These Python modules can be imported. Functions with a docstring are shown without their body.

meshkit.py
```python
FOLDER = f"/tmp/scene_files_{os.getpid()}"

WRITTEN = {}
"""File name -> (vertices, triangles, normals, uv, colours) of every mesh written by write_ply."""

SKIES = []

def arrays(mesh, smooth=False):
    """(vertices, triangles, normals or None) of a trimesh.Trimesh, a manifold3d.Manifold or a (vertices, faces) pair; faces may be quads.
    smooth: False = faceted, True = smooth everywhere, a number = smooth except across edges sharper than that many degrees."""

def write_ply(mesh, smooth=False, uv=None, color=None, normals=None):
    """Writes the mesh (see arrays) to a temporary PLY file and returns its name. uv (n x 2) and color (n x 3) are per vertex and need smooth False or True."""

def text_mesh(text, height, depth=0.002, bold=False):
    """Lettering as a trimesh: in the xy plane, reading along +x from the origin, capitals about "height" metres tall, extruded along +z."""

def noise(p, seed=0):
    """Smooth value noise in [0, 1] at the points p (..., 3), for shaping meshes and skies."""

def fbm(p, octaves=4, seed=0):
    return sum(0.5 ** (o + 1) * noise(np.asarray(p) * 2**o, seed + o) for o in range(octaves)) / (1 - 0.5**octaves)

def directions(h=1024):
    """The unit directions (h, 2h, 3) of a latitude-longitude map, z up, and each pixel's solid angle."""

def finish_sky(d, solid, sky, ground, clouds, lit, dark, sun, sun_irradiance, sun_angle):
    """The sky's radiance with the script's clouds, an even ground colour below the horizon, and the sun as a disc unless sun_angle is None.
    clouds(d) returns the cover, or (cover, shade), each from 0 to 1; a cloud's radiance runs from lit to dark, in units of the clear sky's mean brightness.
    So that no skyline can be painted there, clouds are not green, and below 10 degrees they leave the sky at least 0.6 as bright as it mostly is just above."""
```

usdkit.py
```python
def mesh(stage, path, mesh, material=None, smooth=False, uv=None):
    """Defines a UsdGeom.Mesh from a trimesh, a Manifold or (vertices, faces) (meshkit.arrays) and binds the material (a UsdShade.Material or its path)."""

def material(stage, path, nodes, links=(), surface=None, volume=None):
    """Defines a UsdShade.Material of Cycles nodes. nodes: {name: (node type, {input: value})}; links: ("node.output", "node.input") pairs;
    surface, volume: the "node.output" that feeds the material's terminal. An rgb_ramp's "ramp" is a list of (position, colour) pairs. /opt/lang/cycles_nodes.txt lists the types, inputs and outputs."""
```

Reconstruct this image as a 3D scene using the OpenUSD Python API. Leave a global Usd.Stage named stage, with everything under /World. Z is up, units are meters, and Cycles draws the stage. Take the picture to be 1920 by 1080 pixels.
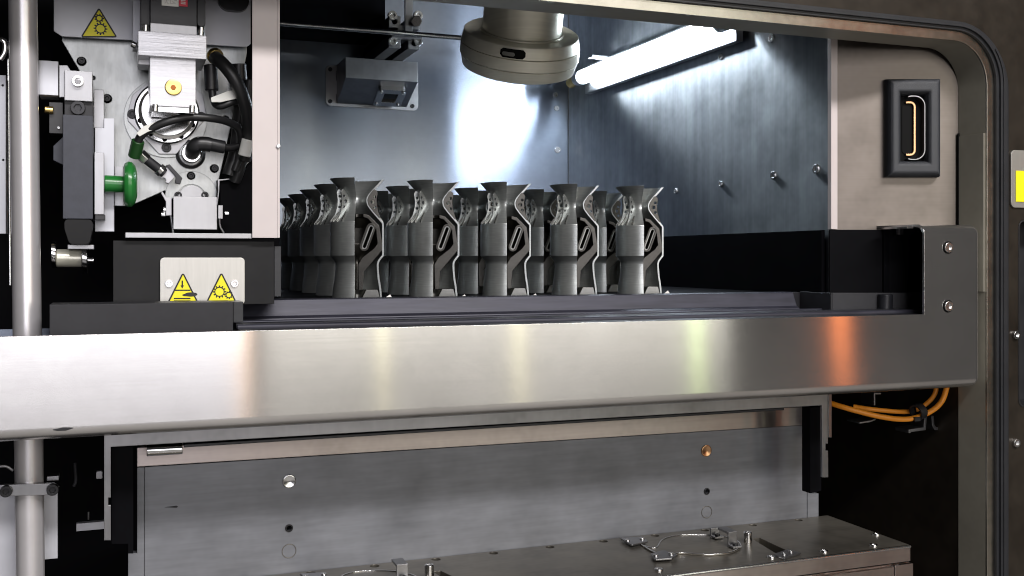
import math, random
import numpy as np
import trimesh
from trimesh.creation import extrude_polygon
from shapely.geometry import Polygon, Point, LineString, box as sbox
from shapely import affinity
from shapely.ops import unary_union
import manifold3d as m3
import usdkit, meshkit
from pxr import Usd, UsdGeom, UsdLux, UsdShade, Gf, Sdf, Vt

random.seed(4)
rng = np.random.default_rng(4)
stage = Usd.Stage.CreateInMemory()
UsdGeom.SetStageUpAxis(stage, UsdGeom.Tokens.z)
UsdGeom.SetStageMetersPerUnit(stage, 1.0)
UsdGeom.Xform.Define(stage, '/World')
UsdGeom.Scope.Define(stage, '/World/Looks')

# ------------------------------------------------------------------ camera
F, TH, VH, ZC = 1935.0, math.radians(20.9), 485.0, 1.4      # focal length in photo pixels, yaw, horizon row, eye height
cam = UsdGeom.Camera.Define(stage, '/World/camera')
cam.CreateHorizontalApertureAttr(36.0)
cam.CreateVerticalApertureAttr(20.25)
cam.CreateFocalLengthAttr(36.0 * F / 1920)
cam.CreateVerticalApertureOffsetAttr(-(540 - VH) * 36.0 / 1920)
cam.CreateClippingRangeAttr(Gf.Vec2f(0.05, 100))
cam.CreateExposureAttr(0.35)
cx = UsdGeom.Xformable(cam)
cx.AddTranslateOp().Set(Gf.Vec3d(0, 0, ZC))
cx.AddRotateZOp().Set(-math.degrees(TH))
cx.AddRotateXOp().Set(90.0)

# ------------------------------------------------------------------ hall lights (behind the viewer) and dim hall ambience
def look_rot(pos, at):
    d = np.asarray(at, float) - np.asarray(pos, float)
    d /= np.linalg.norm(d)
    z = -d
    x = np.cross([0, 0, 1.0], z); x /= np.linalg.norm(x)
    y = np.cross(z, x)
    m = Gf.Matrix4d(*x, 0, *y, 0, *z, 0, *map(float, pos), 1)
    return m

def rect(name, pos, at, w, h, col, inten):
    l = UsdLux.RectLight.Define(stage, '/World/' + name)
    l.CreateWidthAttr(w); l.CreateHeightAttr(h)
    l.CreateColorAttr(Gf.Vec3f(*col)); l.CreateIntensityAttr(inten)
    UsdGeom.Xformable(l).AddTransformOp().Set(look_rot(pos, at))
    return l

HALL = 1.0
rect('hall_ceiling_light', (0.95, -2.3, ZC + 2.75), (0.6, 1.3, ZC - 0.2), 3.6, 0.45, (1.0, 0.965, 0.96), 36.0 * HALL)
rect('hall_wall_light', (-0.35, -3.6, ZC + 0.5), (0.3, 1.3, ZC - 0.1), 2.1, 1.7, (0.96, 0.94, 1.0), 3.1 * HALL)
rect('hall_far_light', (2.2, -3.6, ZC + 0.65), (0.5, 1.3, ZC - 0.1), 2.9, 1.6, (1.0, 0.965, 0.88), 2.5 * HALL)
rect('orange_stand_light', (4.30, -3.0, ZC + 0.5), (0.9, 1.2, ZC - 0.1), 0.10, 2.0, (1.0, 0.26, 0.07), 3.0 * HALL)
rect('green_stand_light', (3.25, -3.0, ZC + 0.4), (0.8, 1.2, ZC - 0.1), 0.09, 2.0, (0.75, 1.0, 0.35), 1.5 * HALL)
rect('amber_stand_light', (0.60, -3.0, ZC + 0.4), (0.3, 1.2, ZC - 0.1), 0.07, 1.6, (1.0, 0.62, 0.32), 2.2 * HALL)
rect('yellow_stand_light', (1.32, -3.0, ZC + 0.4), (0.4, 1.2, ZC - 0.1), 0.06, 1.6, (1.0, 0.92, 0.45), 1.5 * HALL)
rect('pale_stand_light', (2.10, -3.0, ZC + 0.4), (0.5, 1.2, ZC - 0.1), 0.08, 1.6, (1.0, 0.92, 0.45), 1.3 * HALL)
dome = UsdLux.DomeLight.Define(stage, '/World/hall_ambience')
dome.CreateIntensityAttr(1.0)
dm = usdkit.material(stage, '/World/Looks/hall_air', {'b': ('background_shader', {'color': (0.9, 0.85, 0.8), 'strength': 0.035})}, [], surface='b.background')
UsdShade.MaterialBindingAPI.Apply(dome.GetPrim()).Bind(dm)
LAMP = 52.0

# ------------------------------------------------------------------ materials
MATS = {}
def surf(name, color, rough=0.5, metallic=0.0, aniso=0.0, T=None, stretch=(1, 1, 1), nscale=6.0, var=0.12, rvar=0.08,
         bump=0.0, bumpscale=None, bevel=0.0012, spec=0.5, coat=0.0, blot=0.0, vary=0.0):
    """Principled surface with stretched grain, blotches, slight relief and softened edges."""
    c = np.asarray(color, float)
    n = {'tc': ('texture_coordinate', {}),
         'mp': ('mapping', {'scale': stretch}),
         'n1': ('noise_texture', {'scale': nscale, 'detail': 5.0, 'roughness': 0.6}),
         'n2': ('noise_texture', {'scale': 9.0, 'detail': 4.0, 'roughness': 0.65}),
         'cr': ('rgb_ramp', {'ramp': [(0.25, tuple(c * (1 - var))), (0.75, tuple(np.minimum(c * (1 + var), 1)))]}),
         'mr': ('map_range', {'from_min': 0.25, 'from_max': 0.75, 'to_min': max(rough - rvar, 0.03), 'to_max': rough + rvar}),
         'bl': ('map_range', {'from_min': 0.3, 'from_max': 0.62, 'to_min': 1 - blot, 'to_max': 1.0, 'clamp': True}),
         'mx': ('mix_color', {'blend_type': 'multiply', 'fac': 1.0}),
         'cc': ('combine_color', {}),
         'bv': ('bevel', {'radius': bevel, 'samples': 4}),
         'p': ('principled_bsdf', {'metallic': metallic, 'specular_ior_level': spec, 'anisotropic': aniso, 'coat_weight': coat, 'coat_roughness': 0.15})}
    L = [('tc.object', 'mp.vector'), ('mp.vector', 'n1.vector'), ('tc.object', 'n2.vector'), ('n1.fac', 'cr.fac'),
         ('n2.fac', 'mr.value'), ('n2.fac', 'bl.value'), ('bl.result', 'cc.r'), ('bl.result', 'cc.g'), ('bl.result', 'cc.b'),
         ('cr.color', 'mx.a'), ('cc.color', 'mx.b'), ('mx.result', 'p.base_color'), ('mr.result', 'p.roughness')]
    nrm = 'bv.bevel'
    if bump:
        n['n3'] = ('noise_texture', {'scale': bumpscale or nscale, 'detail': 3.0, 'roughness': 0.6})
        n['bp'] = ('bump', {'strength': bump, 'distance': 0.001})
        L += [('mp.vector', 'n3.vector'), ('n3.fac', 'bp.height'), ('bv.bevel', 'bp.normal')]
        nrm = 'bp.normal'
    L.append((nrm, 'p.normal'))
    if T is not None:
        n['tg'] = ('combine_xyz', {'x': float(T[0]), 'y': float(T[1]), 'z': float(T[2])})
        L.append(('tg.vector', 'p.tangent'))
    if vary:                            # slight tone difference from one piece to the next
        n['oi'] = ('object_info', {}); n['ov'] = ('map_range', {'to_min': 1 - vary, 'to_max': 1 + vary})
        n['oc'] = ('combine_color', {}); n['om'] = ('mix_color', {'blend_type': 'multiply', 'fac': 1.0, 'use_clamp': False})
        L.remove(('mx.result', 'p.base_color'))
        L += [('oi.random', 'ov.value'), ('ov.result', 'oc.r'), ('ov.result', 'oc.g'), ('ov.result', 'oc.b'), ('mx.result', 'om.a'), ('oc.color', 'om.b'), ('om.result', 'p.base_color')]
    MATS[name] = usdkit.material(stage, '/World/Looks/' + name, n, L, surface='p.BSDF')
    return MATS[name]

def glow(name, color, strength):
    MATS[name] = usdkit.material(stage, '/World/Looks/' + name, {'e': ('emission', {'color': color, 'strength': strength})}, [], surface='e.emission')

surf('beam_steel', (0.66, 0.635, 0.61), 0.26, 1.0, 1.0, (0, 0, 1), (3, 3, 260), 3.0, 0.04, 0.03, 0.03, 3.0, blot=0.05)
def brushed(name, color, r, an, T, stretch, var):
    """Brushed sheet: a glossy layer whose reflections smear across the grain."""
    c = np.asarray(color)
    MATS[name] = usdkit.material(stage, '/World/Looks/' + name, {
        'tc': ('texture_coordinate', {}), 'mp': ('mapping', {'scale': stretch}), 'n1': ('noise_texture', {'scale': 3.0, 'detail': 5.0, 'roughness': 0.65}),
        'n2': ('noise_texture', {'scale': 7.0, 'detail': 5.0, 'roughness': 0.6}),
        'cr': ('rgb_ramp', {'ramp': [(0.25, tuple(c * (1 - var))), (0.75, tuple(np.minimum(c * (1 + var), 1)))]}),
        'c2': ('rgb_ramp', {'ramp': [(0.30, (0.86, 0.86, 0.86)), (0.60, (1, 1, 1))]}), 'mx': ('mix_color', {'blend_type': 'multiply', 'fac': 1.0}),
        'bv': ('bevel', {'radius': 0.001, 'samples': 4}), 'tg': ('combine_xyz', {'x': float(T[0]), 'y': float(T[1]), 'z': float(T[2])}),
        'g': ('glossy_bsdf', {'roughness': r, 'anisotropy': an}), 'd': ('diffuse_bsdf', {}), 'm': ('mix_closure', {'fac': 0.05})},
        [('tc.object', 'mp.vector'), ('mp.vector', 'n1.vector'), ('tc.object', 'n2.vector'), ('n1.fac', 'cr.fac'), ('n2.fac', 'c2.fac'), ('cr.color', 'mx.a'), ('c2.color', 'mx.b'),
         ('mx.result', 'g.color'), ('mx.result', 'd.color'), ('bv.bevel', 'g.normal'), ('bv.bevel', 'd.normal'), ('tg.vector', 'g.tangent'), ('g.BSDF', 'm.closure1'), ('d.BSDF', 'm.closure2')], surface='m.closure')
brushed('beam_sheet', (0.70, 0.685, 0.67), 0.15, 0.73, (1, 0, 0), (2, 2, 260), 0.035)
surf('chamber_steel', (0.33, 0.37, 0.45), 0.22, 0.78, 0.98, (0, 0, 1), (3, 3, 260), 3.0, 0.03, 0.02, 0.02, 3.0, blot=0.03)
surf('side_steel', (0.40, 0.425, 0.445), 0.30, 1.0, 0.92, (0, 0, 1), (30, 30, 1), 1.5, 0.22, 0.04, 0.03, 3.0, blot=0.06)
surf('panel_steel', (0.44, 0.39, 0.37), 0.36, 1.0, 0.8, (0, 0, 1), (3, 3, 120), 3.0, 0.05, 0.06, 0.04, 3.0, blot=0.12)
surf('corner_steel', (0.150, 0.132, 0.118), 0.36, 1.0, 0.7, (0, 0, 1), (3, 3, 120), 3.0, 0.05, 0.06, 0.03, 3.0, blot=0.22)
surf('lip_steel', (0.58, 0.55, 0.48), 0.25, 1.0, 0.3, (0, 0, 1), (20, 20, 20), 3.0, 0.06, 0.05, 0.0, 3.0, blot=0.12)
surf('carrier_steel', (0.20, 0.208, 0.228), 0.46, 0.42, 0.4, (0, 0, 1), (5, 5, 50), 3.0, 0.12, 0.06, 0.06, 4.0, blot=0.28)
surf('plate_steel', (0.24, 0.222, 0.19), 0.36, 0.75, 0.3, (0, 1, 0), (6, 60, 6), 3.0, 0.12, 0.08, 0.05, 4.0, blot=0.38)
surf('frame_steel', (0.55, 0.53, 0.48), 0.36, 0.8, 0.4, (0, 0, 1), (20, 20, 20), 3.0, 0.06, 0.06, 0.03, 3.0, blot=0.1)
surf('jamb_steel', (0.30, 0.285, 0.235), 0.42, 0.2, 0.0, None, (20, 20, 20), 3.0, 0.06, 0.06, 0.03, 3.0, blot=0.12)
surf('frame_dark', (0.034, 0.027, 0.020), 0.42, 0.5, 0.0, None, (1, 1, 1), 40.0, 0.25, 0.1, 0.1, 60.0, blot=0.3)
surf('pole_steel', (0.80, 0.78, 0.80), 0.30, 0.65, 0.0, None, (1, 1, 4), 4.0, 0.04, 0.04)
surf('polished', (0.72, 0.72, 0.72), 0.15, 1.0, 0.0, None, (1, 1, 1), 8.0, 0.05, 0.05)
surf('cast_alu', (0.34, 0.35, 0.345), 0.34, 1.0, 0.4, (0.5, 0, 0.86), (80, 80, 18), 3.0, 0.12, 0.1, 0.12, 3.0, blot=0.15)
surf('alu', (0.34, 0.34, 0.35), 0.36, 1.0, 0.0, None, (40, 40, 4), 3.0, 0.05, 0.06, 0.03, 4.0, blot=0.08)
surf('alu_bright', (0.38, 0.38, 0.39), 0.28, 1.0, 0.3, (0, 0, 1), (8, 8, 220), 2.0, 0.16, 0.06, 0.12, 2.0)
surf('grey_sheet', (0.60, 0.61, 0.66), 0.42, 0.2, 0.0, None, (1, 1, 1), 14.0, 0.06, 0.06, 0.0, blot=0.12)
surf('post_paint', (0.60, 0.54, 0.53), 0.42, 0.0, 0.0, None, (1, 1, 1), 30.0, 0.03, 0.05, 0.02, 200.0)
surf('turned', (0.76, 0.74, 0.63), 0.32, 0.4, 0.0, None, (3, 3, 120), 3.0, 0.07, 0.05, 0.05, 4.0)
surf('printed_core', (0.075, 0.072, 0.065), 0.34, 1.0, 0.0, None, (30, 30, 60), 3.0, 0.12, 0.06, 0.08, 6.0, bevel=0.0012)
surf('printed_metal', (0.43, 0.45, 0.44), 0.34, 0.78, 0.0, None, (20, 20, 260), 3.0, 0.12, 0.07, 0.16, 5.0, bevel=0.0006, blot=0.2, vary=0.12)
surf('printed_cut', (0.24, 0.24, 0.225), 0.36, 1.0, 0.0, None, (30, 30, 60), 3.0, 0.08, 0.06, 0.05, 6.0, bevel=0.0006)
surf('black_tray', (0.016, 0.017, 0.021), 0.40, 0.0, 0.0, None, (3, 30, 30), 4.0, 0.25, 0.08, 0.05, 8.0, blot=0.2)
surf('tray_edge', (0.038, 0.038, 0.054), 0.42, 0.3, 0.0, None, (3, 40, 40), 4.0, 0.3, 0.08, 0.06, 8.0, blot=0.25)
surf('black_sheet', (0.004, 0.004, 0.005), 0.5, 0.0, 0.0, None, (1, 1, 1), 20.0, 0.2, 0.1, spec=0.03)
surf('block_black', (0.007, 0.007, 0.008), 0.55, 0.0, 0.0, None, (1, 1, 1), 60.0, 0.2, 0.1, 0.05, 120.0, spec=0.3)
surf('dark_block', (0.014, 0.014, 0.018), 0.55, 0.0, 0.0, None, (1, 1, 1), 60.0, 0.2, 0.1, 0.05, 120.0, blot=0.15)
surf('column_grey', (0.036, 0.040, 0.056), 0.50, 0.0, 0.0, None, (1, 1, 1), 90.0, 0.18, 0.06, 0.08, 200.0, blot=0.1)
surf('rubber', (0.018, 0.019, 0.022), 0.42, 0.0, 0.0, None, (1, 1, 1), 30.0, 0.2, 0.08, 0.03, 120.0)
surf('handle_black', (0.022, 0.025, 0.032), 0.40, 0.0, 0.0, None, (1, 1, 1), 60.0, 0.15, 0.06, 0.04, 200.0, bevel=0.003)
surf('black_plastic', (0.018, 0.018, 0.020), 0.38, 0.0, 0.0, None, (1, 1, 1), 40.0, 0.2, 0.08)
surf('motor_black', (0.009, 0.009, 0.013), 0.42, 0.0, 0.0, None, (1, 1, 1), 60.0, 0.2, 0.06, 0.04, 100.0)
surf('cable_black', (0.014, 0.014, 0.015), 0.40, 0.0, 0.0, None, (1, 1, 1), 40.0, 0.2, 0.08)
surf('hole_black', (0.006, 0.006, 0.006), 0.6, 0.0, spec=0.08)
surf('bolt_black', (0.030, 0.030, 0.032), 0.35, 0.6)
surf('bolt_steel', (0.70, 0.70, 0.70), 0.22, 1.0)
surf('brass', (0.78, 0.56, 0.20), 0.28, 1.0)
surf('copper', (0.62, 0.36, 0.20), 0.25, 1.0)
surf('amber', (0.50, 0.14, 0.015), 0.3)
surf('knob_green', (0.015, 0.17, 0.028), 0.30, 0.0, coat=0.3, bevel=0.003)
surf('plug_green', (0.012, 0.06, 0.012), 0.4)
surf('sign_yellow', (0.93, 0.83, 0.010), 0.45)
surf('sign_black', (0.012, 0.012, 0.012), 0.5, bevel=0.0002)
surf('tag_white', (0.72, 0.72, 0.68), 0.5)
surf('label_red', (0.62, 0.02, 0.05), 0.45)
surf('label_plate', (0.50, 0.49, 0.46), 0.42, 0.8, 0.0, None, (60, 4, 4), 4.0, 0.05, 0.05)
surf('hose_orange', (0.85, 0.30, 0.02), 0.42)
surf('lamp_case', (0.45, 0.46, 0.48), 0.35, 1.0)
surf('dark_glass', (0.006, 0.007, 0.010), 0.08)
surf('yellow_dot', (0.85, 0.62, 0.02), 0.4)
surf('floor_pale', (0.24, 0.23, 0.215), 0.5, 0.0)
glow('lamp_light', (0.80, 0.90, 1.0), LAMP)

# ------------------------------------------------------------------ pixel-ray helpers (photo pixel + known plane -> metres)
CT, ST = math.cos(TH), math.sin(TH)
def ray(u, v):
    a = (u - 960) / F
    return np.array([CT * a + ST, -ST * a + CT, (VH - v) / F])
def Py(u, v, Y):
    r = ray(u, v); p = r * (Y / r[1]); p[2] += ZC; return p
def Px(u, v, X):
    r = ray(u, v); p = r * (X / r[0]); p[2] += ZC; return p
def Pz(u, v, Z):                        # Z relative to the eye
    r = ray(u, v); p = r * (Z / r[2]); p[2] += ZC; return p
def sc(u, Y):                           # metres per pixel at depth plane Y
    return Y / ray(u, VH)[1] / F

# ------------------------------------------------------------------ mesh helpers
def cat(*ms):
    out = []
    for m in ms:
        if isinstance(m, (list, tuple)): out += list(m)
        else: out.append(m)
    return trimesh.util.concatenate([tm(m) for m in out])
def tm(m):
    if isinstance(m, trimesh.Trimesh): return m
    d = m.to_mesh()
    return trimesh.Trimesh(np.asarray(d.vert_properties)[:, :3], np.asarray(d.tri_verts), process=False)
def bx(x0, x1, y0, y1, z0, z1):
    m = trimesh.creation.box((abs(x1 - x0), abs(y1 - y0), abs(z1 - z0)))
    m.apply_translation(((x0 + x1) / 2, (y0 + y1) / 2, (z0 + z1) / 2)); return m
def ext_y(poly, Y, th):                 # polygon in (x, z), front face at Y, going back by th
    polys = list(poly.geoms) if hasattr(poly, 'geoms') else [poly]
    M = np.array([[1, 0, 0, 0], [0, 0, -1, Y + th], [0, 1, 0, 0], [0, 0, 0, 1.0]])
    out = []
    for p in polys:
        if p.area < 1e-10: continue
        m = extrude_polygon(p, th, engine='earcut'); m.apply_transform(M); out.append(m)
    return cat(out)
def ext_z(poly, z0, z1):
    polys = list(poly.geoms) if hasattr(poly, 'geoms') else [poly]
    out = []
    for p in polys:
        m = extrude_polygon(p, z1 - z0, engine='earcut'); m.apply_translation((0, 0, z0)); out.append(m)
    return cat(out)
def ext_x(poly, x0, x1):                # polygon in (y, z)
    m = extrude_polygon(poly, x1 - x0, engine='earcut')
    m.apply_transform(np.array([[0, 0, 1, x0], [1, 0, 0, 0], [0, 1, 0, 0], [0, 0, 0, 1.0]])); return m
def pp(px, Y):                          # pixel polygon on plane Y -> shapely (x, z)
    return Polygon([(p[0], p[2]) for p in (Py(u, v, Y) for u, v in px)])
def rnd(poly, r):
    return poly.buffer(-r).buffer(2 * r).buffer(-r) if r else poly
def circ(u, v, r, Y, n=24):
    p = Py(u, v, Y); return Point(p[0], p[2]).buffer(r * sc(u, Y), n // 4)
def plate(px, Y, th, holes=(), r=0):
    g = pp(px, Y)
    if r: g = rnd(g, r)
    for h in holes: g = g.difference(circ(*h, Y) if isinstance(h, tuple) and len(h) == 3 else h)
    return ext_y(g, Y, th)
def rp(u0, v0, u1, v1, Y, th, r=0, holes=()):
    a, b = Py(u0, (v0 + v1) / 2, Y), Py(u1, (v0 + v1) / 2, Y)
    um = (u0 + u1) / 2
    g = sbox(a[0], Py(um, v1, Y)[2], b[0], Py(um, v0, Y)[2])
    if r: g = g.buffer(-r).buffer(r, 6)
    for h in holes: g = g.difference(circ(*h, Y))
    return ext_y(g, Y, th)
def frame_of(d):
    d = np.asarray(d, float); d /= np.linalg.norm(d)
    a = np.array([0, 0, 1.0]) if abs(d[2]) < 0.9 else np.array([1.0, 0, 0])
    x = np.cross(a, d); x /= np.linalg.norm(x)
    return x, np.cross(d, x), d
def lathe(prof, p0, d, n=40):           # profile (r, h) along axis d from p0
    x, y, z = frame_of(d)
    prof = np.asarray(prof, float); a = np.linspace(0, 2 * math.pi, n, endpoint=False)
    V = np.array([np.asarray(p0) + r * (math.cos(t) * x + math.sin(t) * y) + h * z for r, h in prof for t in a])
    Fc = []
    for i in range(len(prof) - 1):
        for j in range(n):
            k = (j + 1) % n
            Fc += [[i * n + j, i * n + k, (i + 1) * n + k], [i * n + j, (i + 1) * n + k, (i + 1) * n + j]]
    m = trimesh.Trimesh(V, Fc, process=False)
    m = trimesh.Trimesh(*_weld(m)); 
    return m
def _weld(m):
    m.merge_vertices(); m.update_faces(m.nondegenerate_faces()); return m.vertices, m.faces
def cyl(p0, p1, r, n=28, c=0.0):
    p0, p1 = np.asarray(p0, float), np.asarray(p1, float); h = np.linalg.norm(p1 - p0)
    c = c or min(r, h) * 0.08
    return lathe([(0, 0), (r - c, 0), (r, c), (r, h - c), (r - c, h), (0, h)], p0, p1 - p0, n)
def spline(pts, k=8):
    P = np.asarray(pts, float); P = np.vstack([2 * P[0] - P[1], P, 2 * P[-1] - P[-2]]); out = []
    for i in range(1, len(P) - 2):
        for t in np.linspace(0, 1, k, endpoint=False):
            a, b, c, d = P[i - 1:i + 3]
            out.append(0.5 * (2 * b + (c - a) * t + (2 * a - 5 * b + 4 * c - d) * t * t + (3 * b - a - 3 * c + d) * t ** 3))
    out.append(P[-2]); return np.array(out)
def tube(pts, r, n=12, smooth=True):
    P = spline(pts) if smooth else np.asarray(pts, float)
    T = np.gradient(P, axis=0); T /= np.linalg.norm(T, axis=1, keepdims=True)
    x = frame_of(T[0])[0]; rings = []
    a = np.linspace(0, 2 * math.pi, n, endpoint=False)
    for p, t in zip(P, T):
        x = x - t * (x @ t); x /= np.linalg.norm(x); y = np.cross(t, x)
        rings.append(p + r * (np.cos(a)[:, None] * x + np.sin(a)[:, None] * y))
    V = np.vstack(rings + [P[:1], P[-1:]]); m = len(P); Fc = []
    for i in range(m - 1):
        for j in range(n):
            k = (j + 1) % n
            Fc += [[i * n + j, i * n + k, (i + 1) * n + k], [i * n + j, (i + 1) * n + k, (i + 1) * n + j]]
    for j in range(n):
        k = (j + 1) % n
        Fc += [[m * n, k, j], [m * n + 1, (m - 1) * n + j, (m - 1) * n + k]]
    return trimesh.Trimesh(V, Fc, process=False)
def hexbolt(p, d, r, h):                # socket head screw: head with a hexagonal recess
    c = m3.Manifold.cylinder(h, r, r * 0.94, 28) - m3.Manifold.cylinder(h, r * 0.52, r * 0.52, 6).translate((0, 0, h * 0.45))
    m = tm(c); x, y, z = frame_of(d)
    M = np.eye(4); M[:3, 0], M[:3, 1], M[:3, 2], M[:3, 3] = x, y, z, p
    m.apply_transform(M); return m
FR = (0, -1, 0)
def bolt(u, v, r, Y, h=0.006):
    return hexbolt(Py(u, v, Y), FR, r * sc(u, Y), h)
def rbox(x0, x1, y0, y1, z0, z1, r, n=16):
    s = m3.Manifold.sphere(r, n)
    pts = [s.translate((x, y, z)) for x in (x0 + r, x1 - r) for y in (y0 + r, y1 - r) for z in (z0 + r, z1 - r)]
    return m3.Manifold.batch_hull(pts)
def mbox(x0, x1, y0, y1, z0, z1):
    return m3.Manifold.cube((x1 - x0, y1 - y0, z1 - z0)).translate((x0, y0, z0))

# ------------------------------------------------------------------ scene tree helpers
USED = {}
def fresh(path):
    n = USED.get(path, -1) + 1; USED[path] = n
    return path if n == 0 else f'{path}_{n:03d}'
def tag(prim, label=None, cat_=None, group=None, kind=None):
    for k, v in (('label', label), ('category', cat_), ('group', group), ('kind', kind)):
        if v: prim.SetCustomDataByKey(k, v)
class Thing:
    """Collects parts in world metres; done() writes an Xform at the thing's base with the parts as children."""
    def __init__(s, name, label, cat_, group=None, kind=None):
        s.name, s.label, s.cat, s.group, s.kind, s.parts = name, label, cat_, group, kind, []
    def add(s, name, mesh, mat, smooth=30, label=None, sub=()):
        s.parts.append((name, tm(mesh), mat, smooth, label, [(a[0], tm(a[1]), a[2]) for a in sub])); return s
    def done(s):
        allv = np.vstack([np.vstack([p[1].bounds] + [q[1].bounds for q in p[5]]) for p in s.parts])
        lo, hi = allv.min(0), allv.max(0)
        base = np.array([(lo[0] + hi[0]) / 2, (lo[1] + hi[1]) / 2, lo[2]])
        path = fresh('/World/' + s.name)
        x = UsdGeom.Xform.Define(stage, path); x.AddTranslateOp().Set(Gf.Vec3d(*map(float, base)))
        tag(x.GetPrim(), s.label, s.cat, s.group, s.kind)
        for name, mesh, mat, smooth, label, sub in s.parts:
            m = mesh.copy(); m.apply_translation(-base)
            pth = fresh(path + '/' + name)
            o = usdkit.mesh(stage, pth, m, MATS[mat], smooth=smooth)
            if label: tag(o.GetPrim(), label)
            for n2, m2, mt2 in sub:
                m2 = m2.copy(); m2.apply_translation(-base)
                usdkit.mesh(stage, fresh(pth + '/' + n2), m2, MATS[mt2], smooth=30)
        s.path, s.base = path, base
        return s
def one(name, mesh, mat, label, cat_, group=None, kind=None, smooth=30):
    mesh = tm(mesh).copy(); lo, hi = mesh.bounds
    base = np.array([(lo[0] + hi[0]) / 2, (lo[1] + hi[1]) / 2, lo[2]]); mesh.apply_translation(-base)
    o = usdkit.mesh(stage, fresh('/World/' + name), mesh, MATS[mat], smooth=smooth)
    UsdGeom.Xformable(o).AddTranslateOp().Set(Gf.Vec3d(*map(float, base)))
    tag(o.GetPrim(), label, cat_, group, kind); return o

# ================================================================== SETTING: chamber walls
YF, YW, XS, XO = 1.20, 2.333, 1.039, 1.225
ZRIM = 0.045
Z = lambda z: ZC + z
s = Thing('back_wall', None, None, kind='structure')
s.add('panel', bx(-0.42, XS, YW, YW + 0.006, Z(-0.3), Z(0.70)), 'chamber_steel')
for (u, v, r) in ((1041, 178, 5), (1043, 203, 5), (1045, 281, 6), (1046, 410, 5)):
    s.add('screw', bolt(u, v, r, YW, 0.004), 'bolt_steel')
s.done()
s = Thing('side_wall', None, None, kind='structure')
s.add('panel', bx(XS, XS + 0.006, 1.332, YW - 0.004, Z(-0.28), Z(0.70)), 'side_steel')
s.add('edge_trim', bx(XS - 0.003, XS + 0.009, 1.322, 1.330, Z(ZRIM + 0.001), Z(0.70)), 'post_paint')
for (u, v, r) in ((1268, 358, 7), (1352, 345, 7), (1451, 329, 8), (1531, 317, 9), (1447, 71, 8), (1352, 106, 7)):
    p = Px(u, v, XS); s.add('screw', hexbolt(p, (-1, 0, 0), r * 0.0009, 0.003), 'bolt_steel')
s.done()
def slab(a, b, z0, z1, t):              # vertical panel between plan points a and b
    a, b = np.array(a), np.array(b); n = np.array([-(b - a)[1], (b - a)[0]]); n = n / np.linalg.norm(n) * t
    return ext_z(Polygon([a, b, b + n, a + n]), z0, z1)
YJ = 1.256
ca, cb = (XO, YJ), (XS + 0.006, 1.326)
s = Thing('corner_wall', None, None, kind='structure')
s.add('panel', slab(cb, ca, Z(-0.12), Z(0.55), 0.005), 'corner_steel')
s.done()
one('chamber_ceiling', bx(-0.42, 1.24, 1.26, YW, Z(0.70), Z(0.71)), 'black_sheet', None, None, kind='structure')
one('left_wall', bx(-0.43, -0.42, 1.30, YW, Z(-0.9), Z(0.70)), 'black_sheet', None, None, kind='structure')
one('hall_floor', bx(-5, 6, -6, 1.14, -0.01, 0.0), 'floor_pale', None, None, kind='structure')
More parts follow.
